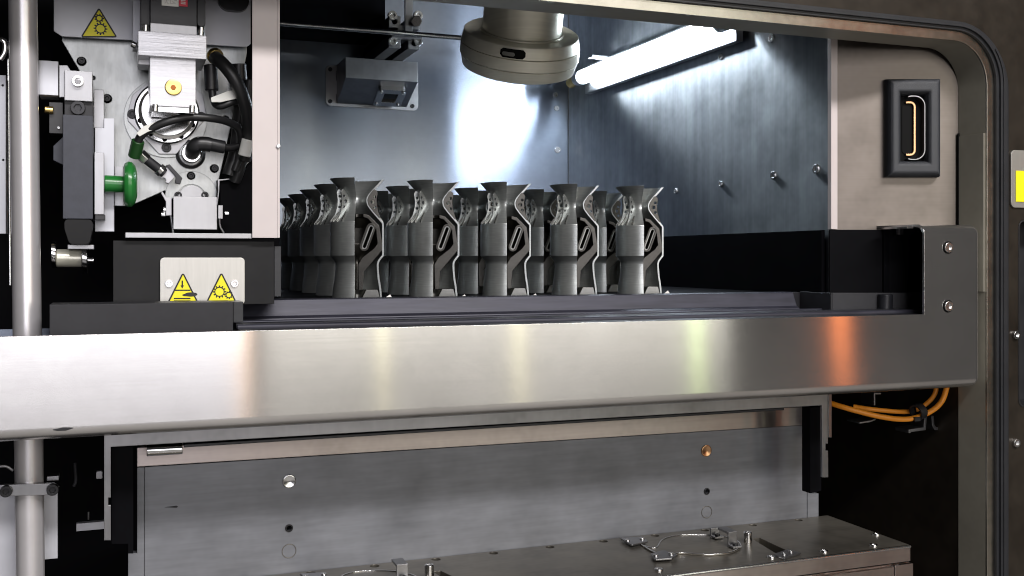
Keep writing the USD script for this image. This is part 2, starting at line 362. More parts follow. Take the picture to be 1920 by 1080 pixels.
# lower cavity
one('lower_back_wall', bx(-0.42, 1.25, 1.90, 1.91, Z(-0.95), Z(-0.20)), 'black_sheet', None, None, kind='structure')
one('lower_side_wall', bx(XO + 0.001, XO + 0.007, YJ + 0.002, 1.90, Z(-0.95), Z(-0.14)), 'frame_dark', None, None, kind='structure')
one('lower_floor', bx(-0.43, 1.25, 1.15, 1.90, Z(-0.96), Z(-0.95)), 'black_sheet', None, None, kind='structure')

# ================================================================== machine front frame with seal
def rr(x0, x1, z0, z1, r): return sbox(x0, z0, x1, z1).buffer(-r).buffer(r, 12)
s = Thing('machine_frame', 'dark metal machine front frame with rounded corner and black door seal', 'machine frame')
op = rr(-0.7, XO, Z(-1.2), Z(0.3247), 0.062)
lip_o = rr(-0.714, XO + 0.0135, Z(-1.214), Z(0.3388), 0.075)
seal_o = rr(-0.74, XO + 0.038, Z(-1.24), Z(0.3525), 0.098)
clip = sbox(-0.35, Z(-0.9), 1.75, Z(0.62))
slot = rp(1909, 413, 1990, 761, YF, 0.01)
sl = sbox(*[f(slot.bounds[:, i]) for f, i in ((min, 0), (min, 2), (max, 0), (max, 2))]).buffer(-0.012).buffer(0.012)
s.add('front_panel', ext_y(sbox(-0.35, Z(-0.9), 1.75, Z(0.62)).difference(seal_o).difference(sl), YF, 0.02), 'frame_dark')
s.add('slot_lining', cat(ext_y(sl.buffer(0.0).difference(sl.buffer(-0.0022)), YF - 0.001, 0.05), ext_y(sl, YF + 0.05, 0.004)), 'black_plastic')
s.add('lip', ext_y(lip_o.difference(op).intersection(clip), YF - 0.001, 0.003), 'lip_steel')
s.add('jamb', ext_y(op.buffer(0.004).difference(op).intersection(clip), YF + 0.0021, YJ - YF - 0.0021), 'jamb_steel')
def ring_seal(o, i, y, t):
    return ext_y(o.difference(i).intersection(clip), y, t)
w = 0.0245
s.add('rubber_seal', cat(ring_seal(seal_o.buffer(-0.0004), lip_o.buffer(0.0004), YF - 0.006, 0.02),
                         ring_seal(seal_o.buffer(-0.005), lip_o.buffer(0.005), YF - 0.010, 0.008),
                         ring_seal(seal_o.buffer(-0.009), lip_o.buffer(0.009), YF - 0.012, 0.008)), 'rubber', smooth=60)
for v in (628, 830):
    s.add('screw', bolt(1903, v, 8, YF, 0.005), 'bolt_steel')
s.add('jamb_seam', cat(rp(1796.5, 250, 1799.5, 425, YJ - 0.004, 0.002)), 'hole_black')
s.add('jamb_plate', bx(XO - 0.0025, XO - 0.0002, 1.203, 1.2555, Z(-0.05), Z(0.19)), 'jamb_steel')
s.done()
s = Thing('label_plate', 'pale metal label plate with yellow square on the right machine frame', 'label')
s.add('plate', rp(1896, 283, 1985, 390, YF - 0.0035, 0.003, r=0.008), 'label_plate')
s.add('yellow_square', rp(1905, 321, 1960, 379, YF - 0.0045, 0.0009), 'sign_yellow')
s.done()

# ================================================================== corner handle (tilted panel)
dpan = np.array(ca) - np.array(cb); dpan /= np.linalg.norm(dpan)
npan = np.array([dpan[1], -dpan[0]])
if npan[1] > 0: npan = -npan
def on_panel(u, v, off=0.0):
    r = ray(u, v); o = np.array(cb) + npan * off
    t = (o @ npan) / (r[:2] @ npan); p = r * t; p[2] += ZC; return p
def pan_local(u, v):
    p = on_panel(u, v); return ((p[:2] - np.array(cb)) @ dpan, p[2])
def pan_ext(poly, off0, off1):          # polygon in (along, z), from off0 to off1 away from the panel
    m = extrude_polygon(poly, off1 - off0, engine='earcut')
    M = np.eye(4)
    M[:3, 0] = (*dpan, 0); M[:3, 1] = (0, 0, 1); M[:3, 2] = (*npan, 0)
    M[:3, 3] = (*(np.array(cb) + npan * off0), 0)
    m.apply_transform(M)
    if np.linalg.det(M[:3, :3]) < 0: m.invert()
    return m
h0, h1 = pan_local(1657, 333), pan_local(1757, 150)
hw = sbox(min(h0[0], h1[0]), h0[1], max(h0[0], h1[0]), h1[1])
i0, i1 = pan_local(1683, 303), pan_local(1728, 181)
hi_ = sbox(i0[0], i0[1], i1[0], i1[1])
s = Thing('recessed_handle', 'black rectangular recessed handle with bright metal rim on the corner panel', 'handle')
bz = []
N = 8
for k in range(N):                      # rounded bezel: stacked thin rings, rising to the middle of its width
    t0 = k / N
    wd = 0.019
    o = hw.buffer(-wd * 0.5 * (1 - math.cos(t0 * math.pi / 2)), join_style=2)
    i = hi_.buffer(wd * 0.5 * (1 - math.cos(t0 * math.pi / 2)) * 0.9, join_style=2)
    bz.append(pan_ext(o.difference(i), 0.022 * math.sin(t0 * math.pi / 2), 0.022 * math.sin((k + 1) / N * math.pi / 2)))
s.add('bezel', cat(bz), 'handle_black', smooth=70)
cup = affinity.scale(hi_, 0.98, 0.98)
cupo = cup.buffer(-0.016).buffer(0.016)
cupi = affinity.translate(cupo.buffer(-0.0075), -0.004, 0)
s.add('back_plate', pan_ext(hi_, 0.0005, 0.002), 'hole_black')
hb = hi_.bounds; half = sbox(hb[0] + (hb[2] - hb[0]) * 0.28, hb[1], hb[2] + 1, hb[3])
s.add('cup_rim', pan_ext(cupo.difference(cupo.buffer(-0.0016)).intersection(half), 0.002, 0.016), 'alu')
s.add('inner_rim', pan_ext(cupi.difference(cupi.buffer(-0.0030)).intersection(half), 0.002, 0.007), 'copper')
s.add('cavity', pan_ext(affinity.translate(cupi.buffer(-0.0028), -0.001, 0), 0.002, 0.003), 'hole_black')
s.done()

# ================================================================== lamp
XL, ZL = 1.0, 0.4185
s = Thing('led_lamp', 'glowing white tube lamp running along the top of the side wall', 'lamp')
s.add('tube', cyl((XL, 1.585, Z(ZL)), (XL, 2.165, Z(ZL)), 0.0160, 24), 'lamp_light')
s.add('housing', bx(XL + 0.019, XL + 0.033, 1.56, 2.19, Z(ZL - 0.034), Z(ZL + 0.030)), 'lamp_case')
s.add('end_cap', cyl((XL, 1.560, Z(ZL)), (XL, 1.584, Z(ZL)), 0.017, 20), 'lamp_case')
s.add('end_cap', cyl((XL, 2.166, Z(ZL)), (XL, 2.190, Z(ZL)), 0.017, 20), 'lamp_case')
s.add('connector', cat(cyl((XL - 0.002, 2.191, Z(ZL)), (XL - 0.002, 2.225, Z(ZL - 0.004)), 0.013, 20)), 'brass')
s.add('bracket', cat(bx(XL - 0.02, XS - 0.0005, 1.64, 1.66, Z(ZL + 0.028), Z(ZL + 0.033)), bx(XL - 0.02, XS - 0.0005, 2.07, 2.09, Z(ZL + 0.028), Z(ZL + 0.033))), 'lamp_case')
s.done()
# ================================================================== tilted cylinder head under the ceiling
s = Thing('optics_head', 'large tilted turned-metal cylinder hanging from the chamber ceiling', 'cylinder head')
YH = 1.62
c0 = Py(971, 128, YH)                   # centre of the lower face
vr = c0 - np.array([0, 0, ZC]); vr /= np.linalg.norm(vr)
rt = np.cross(vr, [0, 0, 1]); rt /= np.linalg.norm(rt); upi = np.cross(rt, vr)
ax = math.cos(math.radians(17)) * (math.cos(math.radians(6)) * upi + math.sin(math.radians(6)) * rt) - math.sin(math.radians(17)) * vr
S = sc(971, YH)
R, H = 111 * S, 70 * S
s.add('lower_ring', lathe([(0, 0), (R * 0.86, 0), (R * 0.945, H * 0.06), (R * 0.985, H * 0.34), (R * 0.97, H * 0.345), (0, H * 0.345)], c0, ax, 72), 'turned')
s.add('middle_ring', lathe([(0, H * 0.355), (R * 0.985, H * 0.355), (R, H * 0.38), (R * 1.0, H * 0.67), (R * 0.985, H * 0.675), (0, H * 0.675)], c0, ax, 72), 'turned')
s.add('upper_ring', lathe([(0, H * 0.685), (R * 0.985, H * 0.685), (R * 0.995, H * 0.70), (R * 0.955, H * 0.985), (R * 0.94, H), (R * 0.70, H), (0, H)], c0, ax, 72), 'turned')
s.add('neck', lathe([(0, H), (R * 0.70, H), (R * 0.695, H * 1.04), (R * 0.66, H * 1.05), (R * 0.66, H * 4.6), (0, H * 4.6)], c0, ax, 64), 'turned')
# recessed spanner slot, built as a dark pocket lying in the wall of the ring
fx = np.cross(ax, [0, 0, 1.0])
view_side = -vr - ax * (-vr @ ax); view_side /= np.linalg.norm(view_side)
sd = np.cross(ax, view_side)
def rim(angle, h, rr_): return c0 + ax * h + rr_ * (math.cos(angle) * view_side + math.sin(angle) * sd)
pk = []
sgn = 1 if rim(0.2, 0, R) @ rt < rim(-0.2, 0, R) @ rt else -1
angs = np.linspace(0.31, -0.10, 11) * sgn
for wsc, nm, mt, off in ((1.0, 'slot', 'hole_black', 1.003), (0.42, 'slot_lining', 'printed_cut', 1.006)):
    V, Fc = [], []
    for i, a in enumerate(angs):
        e = 1 if 0 < i < len(angs) - 1 else 0.45
        for hh in (-1, 1):
            V.append(rim(a if nm == 'slot' else a * 0.5 + 0.12 * sgn, H * (0.84 + 0.12 * hh * e * wsc - (0.02 if nm != 'slot' else 0)), R * off))
    for i in range(len(angs) - 1):
        Fc += [[2 * i, 2 * i + 1, 2 * i + 3], [2 * i, 2 * i + 3, 2 * i + 2]]
    s.add(nm, trimesh.Trimesh(V, Fc, process=False), mt)
s.done()

# ================================================================== sensor box on the back wall
s = Thing('sensor_box', 'grey wedge-shaped sensor housing with square window on the back wall', 'sensor')
fl = plate([(611, 122), (784, 130), (784, 208), (611, 198)], YW - 0.004, 0.0035, r=0.012)
s.add('flange', fl, 'alu')
a, b = Py(648, 128, YW - 0.10), Py(783, 128, YW - 0.10)
zt, zm, zb = Py(716, 112, YW - 0.10)[2], Py(716, 150, YW - 0.10)[2], Py(700, 200, YW - 0.01)[2]
prof = Polygon([(YW - 0.0045, zt + 0.0), (YW - 0.10, zt), (YW - 0.102, zm), (YW - 0.0045, zb + 0.004)])
s.add('housing', ext_x(prof, a[0], b[0]), 'alu')
# window bezel lies on the sloping underside
p0, p1 = np.array([YW - 0.102, zm]), np.array([YW - 0.0045, zb + 0.004])
sl_d = (p1 - p0) / np.linalg.norm(p1 - p0); sl_n = np.array([-sl_d[1], sl_d[0]])
if sl_n[1] > 0: sl_n = -sl_n
def slope(poly, off0, off1):
    m = extrude_polygon(poly, off1 - off0, engine='earcut'); M = np.eye(4)
    M[:3, 0] = (1, 0, 0); M[:3, 1] = (0, *sl_d); M[:3, 2] = (0, *sl_n); M[:3, 3] = (0, *(p0 + sl_n * off0))
    m.apply_transform(M)
    if np.linalg.det(M[:3, :3]) < 0: m.invert()
    return m
Ls = np.linalg.norm(p1 - p0)
wc = b[0] - 0.052
wsq = sbox(wc - 0.032, Ls * 0.22, wc + 0.032, Ls * 0.86).buffer(-0.008).buffer(0.008)
s.add('window_frame', cat(slope(wsq.difference(wsq.buffer(-0.016)), 0, 0.010)), 'polished')
s.add('window_glass', slope(wsq.buffer(-0.014), 0.001, 0.005), 'dark_glass')
for dx in (-0.025, 0.025):
    for t in (0.30, 0.78):
        q = np.array([wc + dx, *(p0 + sl_d * Ls * t + sl_n * 0.010)])
        s.add('window_screw', hexbolt(q, (0, *sl_n), 0.0042, 0.003), 'bolt_steel')
for (u, v) in ((619, 130), (619, 190), (773, 199)):
    s.add('flange_screw', bolt(u, v, 4, YW - 0.004, 0.003), 'bolt_black')
s.add('seam', cat(rp(630, 133, 633, 151, YW - 0.006, 0.002), rp(630, 176, 633, 193, YW - 0.006, 0.002)), 'polished')
s.done()

# ================================================================== profile rail and rod near the ceiling
def tslot(x, z, w, y0, y1):
    g = sbox(x - w / 2, z - w / 2, x + w / 2, z + w / 2)
    for dx, dz in ((1, 0), (-1, 0), (0, 1), (0, -1)):
        cxx, czz = x + dx * w * 0.42, z + dz * w * 0.42
        g = g.difference(sbox(cxx - w * (0.13 if dx == 0 else 0.2), czz - w * (0.13 if dz == 0 else 0.2), cxx + w * (0.13 if dx == 0 else 0.2), czz + w * (0.13 if dz == 0 else 0.2)))
    g = g.difference(Point(x, z).buffer(w * 0.1))
    for dx in (-1, 1):
        for dz in (-1, 1): g = g.difference(Point(x + dx * w * 0.32, z + dz * w * 0.32).buffer(w * 0.09))
    return ext_y(g, y0, y1 - y0)
YP = 2.10
s = Thing('profile_rail', 'slotted aluminium profile rail running back to the wall above the sensor', 'profile rail')
pc = Py(757, 62, YP); W = 58 * sc(757, YP)
s.add('profile', tslot(pc[0], pc[2], W, YP, YW - 0.002), 'black_tray')
s.add('end_plate', tslot(pc[0], pc[2], W * 1.02, YP - 0.006, YP - 0.0005), 'alu')
s.add('bracket', cat(rp(760, -30, 774, 70, YP - 0.02, 0.008), rp(735, 66, 792, 72, YP - 0.026, 0.019)), 'alu')
for (u, v) in ((735, 30), (783, 78), (735, 78), (783, 30)):
    s.add('bolt', bolt(u, v, 9, YP - 0.0065, 0.008), 'bolt_steel')
s.add('nut', cyl(Py(781, 40, YP - 0.02), Py(781, 40, YP - 0.035), 0.012, 6), 'polished')
s.done()
ra, rb = Py(515, 45, 2.06), Py(1000, 80, 2.06)
one('cross_rod', cyl((ra[0], 2.06, (ra[2] + rb[2]) / 2), (rb[0], 2.06, (ra[2] + rb[2]) / 2), 0.0052, 16), 'polished', 'thin bright steel rod crossing the top of the chamber', 'rod')
one('ceiling_box', bx(Py(440, 0, 2.15)[0], Py(722, 0, 2.15)[0], 2.15, YW - 0.01, Py(600, 46, 2.15)[2], Z(0.69)), 'black_sheet', 'black box under the ceiling behind the thin steel rod', 'box')

# ================================================================== tray
ZB, ZLED = -0.0560, -0.0790
ZLIP = -0.0530
s = Thing('build_tray', 'black tray with sloped front edge holding the rows of printed parts', 'tray')
xr = 1.003
xl = Py(450, 580, 1.40)[0] - 0.02
s.add('floor', bx(0.02, XS - 0.008, 1.402, YW - 0.002, Z(ZB - 0.02), Z(ZB)), 'black_sheet')
prof = Polygon([(1.402, Z(ZLIP - 0.0004)), (1.378, Z(ZLIP)), (1.374, Z(ZLIP - 0.0012)), (1.364, Z(-0.0745)), (1.358, Z(-0.0775)), (1.356, Z(ZLED - 0.003)), (1.402, Z(ZLED - 0.003))])
e = ext_x(prof, xl, xr)
s.add('front_edge', e, 'tray_edge')
s.add('ledge', bx(xl, 1.19, 1.208, 1.402, Z(ZLED - 0.03), Z(ZLED - 0.003)), 'black_tray')
for (y, h, r) in ((1.335, 0.0035, 0.003), (1.285, 0.0045, 0.003), (1.245, 0.003, 0.004)):
    s.add('rib', cyl((xl, y, Z(ZLED - 0.003 + h * 0.4)), (1.185, y, Z(ZLED - 0.003 + h * 0.4)), r, 12), 'tray_edge')
s.add('end_plate', bx(xr + 0.002, XS - 0.010, 1.390, 1.4015, Z(ZLED - 0.0025), Z(ZLIP - 0.001)), 'dark_block')
s.add('rib_flat', bx(xl, 1.185, 1.255, 1.276, Z(ZLED - 0.0032), Z(ZLED + 0.002)), 'black_tray')
s.done()
s = Thing('tray_surround', 'black sheet surround below the side wall at the right of the tray', 'surround')
s.add('side_sheet', bx(XS - 0.007, XS - 0.001, 1.340, YW - 0.003, Z(-0.10), Z(ZRIM)), 'black_sheet')
sh = 0.006
a2 = np.array(cb) + npan * sh - dpan * 0.009; b2 = np.array(ca) + npan * sh
s.add('corner_sheet', slab(a2, b2, Z(-0.12), Z(ZRIM), 0.004), 'black_sheet')
s.add('side_skirt', bx(XS - 0.0115, XS - 0.0075, 1.312, 1.389, Z(ZLED - 0.0025), Z(ZLIP)), 'dark_block')
s.add('corner_skirt', slab(a2 + npan * 0.0045, b2 + npan * 0.0045, Z(-0.083), Z(ZLIP), 0.004), 'dark_block')
s.add('back_sheet', bx(-0.35, XS - 0.008, YW - 0.007, YW - 0.001, Z(-0.10), Z(-0.02)), 'black_sheet')
pq = Py(1660, 560, 1.285)
s.add('pin', cyl((pq[0], 1.285, Z(ZLED - 0.003)), (pq[0], 1.285, Z(ZLED + 0.024)), 0.011, 20), 'black_tray')
s.done()

# ================================================================== front beam
xR, zT, zBt = Py(1843, 500, YF)[0] - 0.001, Py(1790, 421, YF)[2], Z(-0.1935)
xW, zW = Py(1733, 500, YF)[0], Z(-0.0818)
outer = rbox(-0.30, xR, YF, YF + 0.20, zBt, zT, 0.014, 32) ^ mbox(-0.30, 2, YF - 0.1, YF + 0.11, zBt - 1, zT + 1)
inner = rbox(-0.29, xR - 0.004, YF + 0.004, YF + 0.24, zBt + 0.004, zT - 0.004, 0.012, 24)
shell = (outer - inner) - mbox(-1, xW, YF - 1, YF + 1, zW, zT + 1)
s = Thing('front_beam', 'long brushed stainless steel beam across the front with raised right end', 'beam')
s.add('cover', tm(shell), 'beam_sheet', smooth=40)
s.add('top_flange', bx(Py(1692, 428, YF + 0.03)[0], xW - 0.002, YF + 0.02, YF + 0.075, zT - 0.006, zT - 0.003), 'beam_steel')
s.add('flange_clip', rp(1686, 428, 1694, 440, YF + 0.07, 0.006), 'alu')
for v in (464, 574):
    s.add('screw', bolt(1777, v, 10, YF, 0.0035), 'bolt_steel', sub=[('washer', ext_y(circ(1777, v, 11.5, YF).difference(circ(1777, v, 10.2, YF)), YF - 0.0012, 0.001), 'hole_black')])
s.add('inner_lining', bx(xW + 0.004, xR - 0.006, YF + 0.09, YF + 0.094, zBt + 0.05, zT - 0.006), 'black_sheet')
s.add('dent_mark', cat(ext_y(Polygon([(0.0, 0), (0.010, 0.0018), (0.019, 0.0008), (0.012, -0.0012), (0.004, -0.0010)]).buffer(0.0004), 0, 0.0003)).apply_translation((Py(100, 809, YF)[0], YF - 0.0002, Py(100, 806, YF)[2])), 'dark_block')
s.done()

# ================================================================== printed parts (one quarter cut open, five by five)
k = 0.0374 / 206
prz = lambda r, y: (r * k, (1022 - y) * k)
def smoothp(pts, n=6): return [tuple(p) for p in spline(pts, n)]
out_p = smoothp([prz(212, 92), prz(170, 140), prz(128, 185), prz(96, 225), prz(86, 255), prz(94, 290), prz(126, 335)], 5) + [prz(203, 425), prz(209, 436), prz(209, 685)] + smoothp([prz(209, 690), prz(190, 715), prz(172, 742), prz(168, 775), prz(174, 860), prz(186, 940), prz(194, 1018)], 4) + [prz(194, 1022)]
t = 15 * k
off = LineString(out_p).buffer(t, single_sided=False, cap_style=2, join_style=1, resolution=3)
solid_out = Polygon(out_p + [(0, out_p[-1][1]), (0, out_p[0][1])])
wall = off.intersection(solid_out)
wall = max(wall.geoms, key=lambda g: g.area) if hasattr(wall, 'geoms') else wall
def rev(poly, n=56, deg=270):
    c = m3.CrossSection([np.array(poly.exterior.coords)[:-1]] + [np.array(i.coords)[:-1] for i in poly.interiors], m3.FillRule.EvenOdd)
    return m3.Manifold.revolve(c, n, deg).rotate((0, 0, -18))
def radial(poly, az, th):               # thin plate standing in the plane of azimuth az; polygon in (r, z)
    m = ext_y(poly, -th / 2, th)
    m.apply_transform(trimesh.transformations.rotation_matrix(math.radians(az), (0, 0, 1))); return m
core = Polygon([prz(12, 960), prz(42, 960), prz(54, 815), prz(197, 645), prz(197, 600), prz(172, 452), prz(92, 372), prz(48, 362), prz(48, 386), prz(84, 398), prz(146, 468), prz(160, 596), prz(134, 632), prz(40, 706), prz(8, 760)])
stad = affinity.rotate(LineString([(-78 * k, 0), (78 * k, 0)]).buffer(36 * k, 6), 70, origin=(0, 0))
stad = affinity.translate(stad, 84 * k, (1022 - 545) * k)
slotring = stad.difference(stad.buffer(-13 * k))
slotlip = stad.buffer(-14 * k).difference(stad.buffer(-24 * k))
foot = Polygon([prz(40, 1022), prz(72, 958), prz(160, 958), prz(176, 1022)])
fin = Polygon([prz(120, 178), prz(88, 225), prz(80, 255), prz(88, 292), prz(122, 338), prz(192, 420), prz(166, 350), prz(154, 300), prz(152, 250), prz(160, 195), prz(150, 176), prz(134, 168)])
fin_h = fin.difference(unary_union([Point(prz(136, 228)).buffer(11 * k), Point(prz(120, 268)).buffer(15 * k), Point(prz(137, 312)).buffer(11 * k)]))
BASE_Z = Z(ZB)
proto = UsdGeom.Xform.Define(stage, fresh('/World/printed_part'))
def pmesh(name, m, mat, smooth=35):
    return usdkit.mesh(stage, fresh(str(proto.GetPath()) + '/' + name), tm(m), MATS[mat], smooth=smooth)
pmesh('body', rev(wall), 'printed_metal')
pmesh('core', rev(core, 40, 266), 'printed_core')
pmesh('slot_ring', cat(radial(slotring, -18.5, 0.010)), 'printed_core')
pmesh('slot_lip', radial(slotlip, -16.5, 0.004), 'printed_cut')
pmesh('foot', rev(foot, 32), 'printed_cut')
for az in list(range(-16, 240, 32)):
    pmesh('fin', radial(fin_h, az, 0.0022), 'printed_core' if az < 0 else 'printed_metal')
pmesh('rib', cat([radial(Polygon([prz(205, 428), prz(150, 352), prz(158, 348), prz(209, 420)]), a, 0.0016) for a in range(0, 240, 16)]), 'printed_cut')
X0, DX, Y0p, DY = 0.2047 * 1.45 + 0.0215, 0.078 * 1.45, 1.452, 0.0895 * 1.45
ROWS = ['front', 'second', 'third', 'fourth', 'rearmost']; COLS = ['leftmost', 'second from the left', 'middle', 'second from the right', 'rightmost']
first = True
for r in range(5):
    for c in range(5):
        lab = f'grey cut-open metal nozzle, {COLS[c]} in the {ROWS[r]} row'
        if first: x = proto; first = False
        else:
            x = UsdGeom.Xform.Define(stage, fresh('/World/printed_part'))
            x.GetPrim().GetReferences().AddInternalReference(proto.GetPath()); x.GetPrim().SetInstanceable(True)
            x.ClearXformOpOrder()
        if x is proto: x.AddTranslateOp().Set(Gf.Vec3d(X0, Y0p, BASE_Z))
        else:
            op_ = x.GetPrim().CreateAttribute('xformOp:translate', Sdf.ValueTypeNames.Double3); op_.Set(Gf.Vec3d(X0 + c * DX, Y0p + r * DY, BASE_Z))
            x.GetXformOpOrderAttr().Set(Vt.TokenArray(['xformOp:translate']))
        tag(x.GetPrim(), lab, 'printed part', 'printed parts standing in rows on the tray')

for (u, v, w_, lab) in ((728, 552, 9, 'tiny pale support chip at the foot of the leftmost front nozzle'), (869, 550, 7, 'tiny pale support chip right of the second front nozzle'),
                        (1002, 549, 7, 'tiny pale support chip right of the middle front nozzle'), (1250, 546, 10, 'tiny pale support chip right of the last front nozzle')):
    q = Py(u, v, 1.42); w2 = w_ * 0.0007
    one('support_chip', trimesh.convex.convex_hull(np.array([[-w2, 0, 0], [w2, 0, 0], [0, w2, 0], [w2 * 0.5, w2 * 0.3, w2 * 0.9], [-w2 * 0.2, w2 * 0.2, w2 * 0.4]]) + [q[0], 1.42, Z(ZB)]), 'tag_white', lab, 'chip', smooth=False)

# ================================================================== signs
def tri_px(cx_, cy_, w, h, Y, rr_=0.002):
    return pp([(cx_ - w / 2, cy_ + h / 2), (cx_ + w / 2, cy_ + h / 2), (cx_, cy_ - h / 2)], Y).buffer(-rr_).buffer(rr_, 6)
def gear(cx_, cy_, ro, ri, teeth, Y):
    c = Py(cx_, cy_, Y); S_ = sc(cx_, Y); ro, ri = ro * S_, ri * S_; pts = []
    for i in range(teeth):
        a = 2 * math.pi * i / teeth; d = math.pi / teeth
        for aa, r_ in ((a - d * 0.9, ro * 0.78), (a - d * 0.45, ro * 0.78), (a - d * 0.4, ro), (a + d * 0.4, ro), (a + d * 0.45, ro * 0.78)):
            pts.append((c[0] + r_ * math.cos(aa), c[2] + r_ * math.sin(aa)))
    return Polygon(pts).buffer(0).difference(Point(c[0], c[2]).buffer(ri, 6))
def warning(name, label, cx_, cy_, w, h, Y, icon, tilt=None):
    s = Thing(name, label, 'sign')
    o = tri_px(cx_, cy_, w, h, Y); i = o.buffer(-2.6 * sc(cx_, Y))
    s.add('border', ext_y(o.difference(i), Y - 0.0009, 0.0008), 'sign_black')
    s.add('yellow_face', ext_y(i, Y - 0.0007, 0.0006), 'sign_yellow')
    for nm, g in icon: s.add(nm, ext_y(g, Y - 0.0011, 0.0005), 'sign_black', smooth=False)
    s.done()
YSH = 1.42
warning('warning_sign', 'yellow triangular warning sign with two gears on the upper grey sheet', 185.5, 42, 70, 57, YSH,
        [('gear_symbol', gear(186, 34.5, 8.5, 4.2, 9, YSH)), ('gear_symbol', gear(188.5, 54, 12, 7.2, 12, YSH))])

# ================================================================== left drive unit
YPL = 1.44
one('drive_backing', bx(-0.20, Py(524, 300, 1.62)[0], 1.62, 1.63, Z(-0.10), Z(0.69)), 'black_sheet', 'black sheet closing the bay behind the drive plate', 'backing sheet')
s = Thing('upper_sheet', 'pale grey upper cover sheet with oval cutout behind the motor', 'cover sheet')
s.add('sheet', plate([(101, -60), (101, 58), (116, 68), (245, 75), (462, 88), (470, 82), (470, -60)], YSH, 0.003), 'grey_sheet')
s.add('oval_plug', rp(409, -40, 467, 20, YSH - 0.010, 0.0098, r=0.014), 'black_plastic')
s.done()
pl = [(116, 60), (116, 76), (149, 132), (149, 200), (214, 300), (214, 386), (240, 386), (257, 380), (309, 357), (319, 372), (400, 372), (411, 333), (463, 100), (463, 80)]
holes = [(153, 115, 8.5), (201, 185, 8.5), (175, 146, 4), (402, 316, 8), (358, 330, 7.5), (444, 131, 8), (423, 224, 7.5), (270, 282, 4.5), (430, 186, 4)]
s = Thing('drive_plate', 'large pale machined aluminium plate with black screw holes behind the motor', 'drive plate')
s.add('plate', plate(pl, YPL, 0.018, holes), 'cast_alu')
for h in holes:
    s.add('screw', hexbolt(Py(h[0], h[1], YPL + 0.008), FR, h[2] * sc(h[0], YPL) * 0.78, 0.006), 'bolt_black')
s.add('hole_backing', plate([(130, 90), (455, 90), (405, 368), (220, 368)], YPL + 0.0185, 0.002), 'hole_black')
lob = circ(359, 368, 47, YPL, 48).intersection(pp([(300, 300), (420, 300), (420, 372), (300, 372)], YPL))
s.add('lobe', ext_y(lob.difference(circ(358, 330, 7.5, YPL)).difference(circ(359, 372, 26, YPL, 40)), YPL - 0.003, 0.0028), 'cast_alu')
s.add('lobe_cap', ext_y(circ(359, 372, 24, YPL, 40), YPL - 0.005, 0.0048), 'alu')
for u in (334, 384): s.add('lobe_screw', bolt(u, 366, 7, YPL - 0.003, 0.004), 'bolt_black')
s.done()
YB = YPL
s = Thing('gear_flange', 'round machined bearing flange with black bolts below the motor', 'flange')
d0 = circ(311, 222, 74, YB, 64)
dia = pp([(238, 218), (248, 180), (311, 130), (380, 180), (386, 222), (330, 290), (298, 290), (240, 228)], YB)
s.add('disc', ext_y(d0, YB - 0.004, 0.0038), 'cast_alu')
s.add('diamond', ext_y(dia.buffer(-0.003).buffer(0.003), YB - 0.010, 0.0058), 'alu')
cc = Py(312, 215, YB)
S1 = sc(312, YB)
s.add('ring', lathe([(0, 0.010), (58 * S1, 0.010), (58 * S1, 0.020), (55 * S1, 0.022), (50 * S1, 0.022), (50 * S1, 0.028), (45 * S1, 0.029), (45 * S1, 0.040), (0, 0.040)], cc, FR, 56), 'polished')
for (u, v) in ((248, 214), (312, 277), (377, 219)): s.add('bolt', bolt(u, v, 9, YB - 0.010, 0.005), 'bolt_black')
for a in np.radians([200, 235, 265, 300, 335]):
    p = cc + np.array([50 * S1 * math.cos(a), -0.0215, 50 * S1 * math.sin(a)]); s.add('ring_screw', hexbolt(p, FR, 0.0032, 0.003), 'hole_black')
s.done()
YG = 1.335
s = Thing('servo_motor', 'black servo motor on silver gearbox with brass plug', 'motor')
s.add('gearbox', rp(281, 106, 367, 200, YG, 0.062), 'alu_bright')
s.add('brass_plug', lathe([(0, 0.0035), (9 * sc(325, YG), 0.0035), (14.5 * sc(325, YG), 0.003), (15.5 * sc(325, YG), 0)][::-1], Py(325, 164, YG), FR, 32), 'brass',
      sub=[('plug_socket', cyl(Py(325, 164, YG - 0.003), Py(325, 164, YG - 0.0045), 5.2 * sc(325, YG), 6), 'amber')])
s.add('mounting_flange', rp(259, 62, 387, 107, YG - 0.012, 0.085), 'alu_bright')
s.add('adapter', rp(282, 46, 369, 63, YG - 0.008, 0.075), 'alu')
s.add('flange_underside', rp(259, 107, 281, 121, YG + 0.02, 0.04), 'alu')
for (u, v) in ((273, 56), (377, 60)):
    p = Py(u, v, YG + 0.004); s.add('flange_bolt', cyl(p - [0, 0, 0.006], p + [0, 0, 0.006], 6.5 * sc(u, YG), 16), 'bolt_steel')
body = rp(282, -120, 369, 49, YG - 0.006, 0.075)
s.add('motor_body', cat(body), 'motor_black')
for (u0, u1) in ((264, 281), (370, 385)):
    s.add('motor_corner', rp(u0, -120, u1, 49, YG + 0.002, 0.065, r=0.0035), 'motor_black')
s.add('motor_label', rp(303, -30, 335, 11.5, YG - 0.0068, 0.0006), 'tag_white',
      sub=[('print', cat([ext_y(pp(q, YG), YG - 0.0072, 0.0003) for q in ([(308, 9), (312, 2), (316, 9), (313, 9), (312, 6), (310, 9)], [(319, 9), (319, 2), (331, 2), (331, 4), (322, 5), (330, 9)])]), 'label_plate')])
s.add('motor_label', rp(335.2, -30, 352, 12, YG - 0.0069, 0.0006), 'label_red',
      sub=[('print', cat([rp(339, a, 348, a + 1.6, YG - 0.0074, 0.0004) for a in (0, 3.2, 6.2)]), 'tag_white')])
s.add('gearbox_base', rp(286, 199, 365, 211, YG + 0.004, 0.05), 'polished')
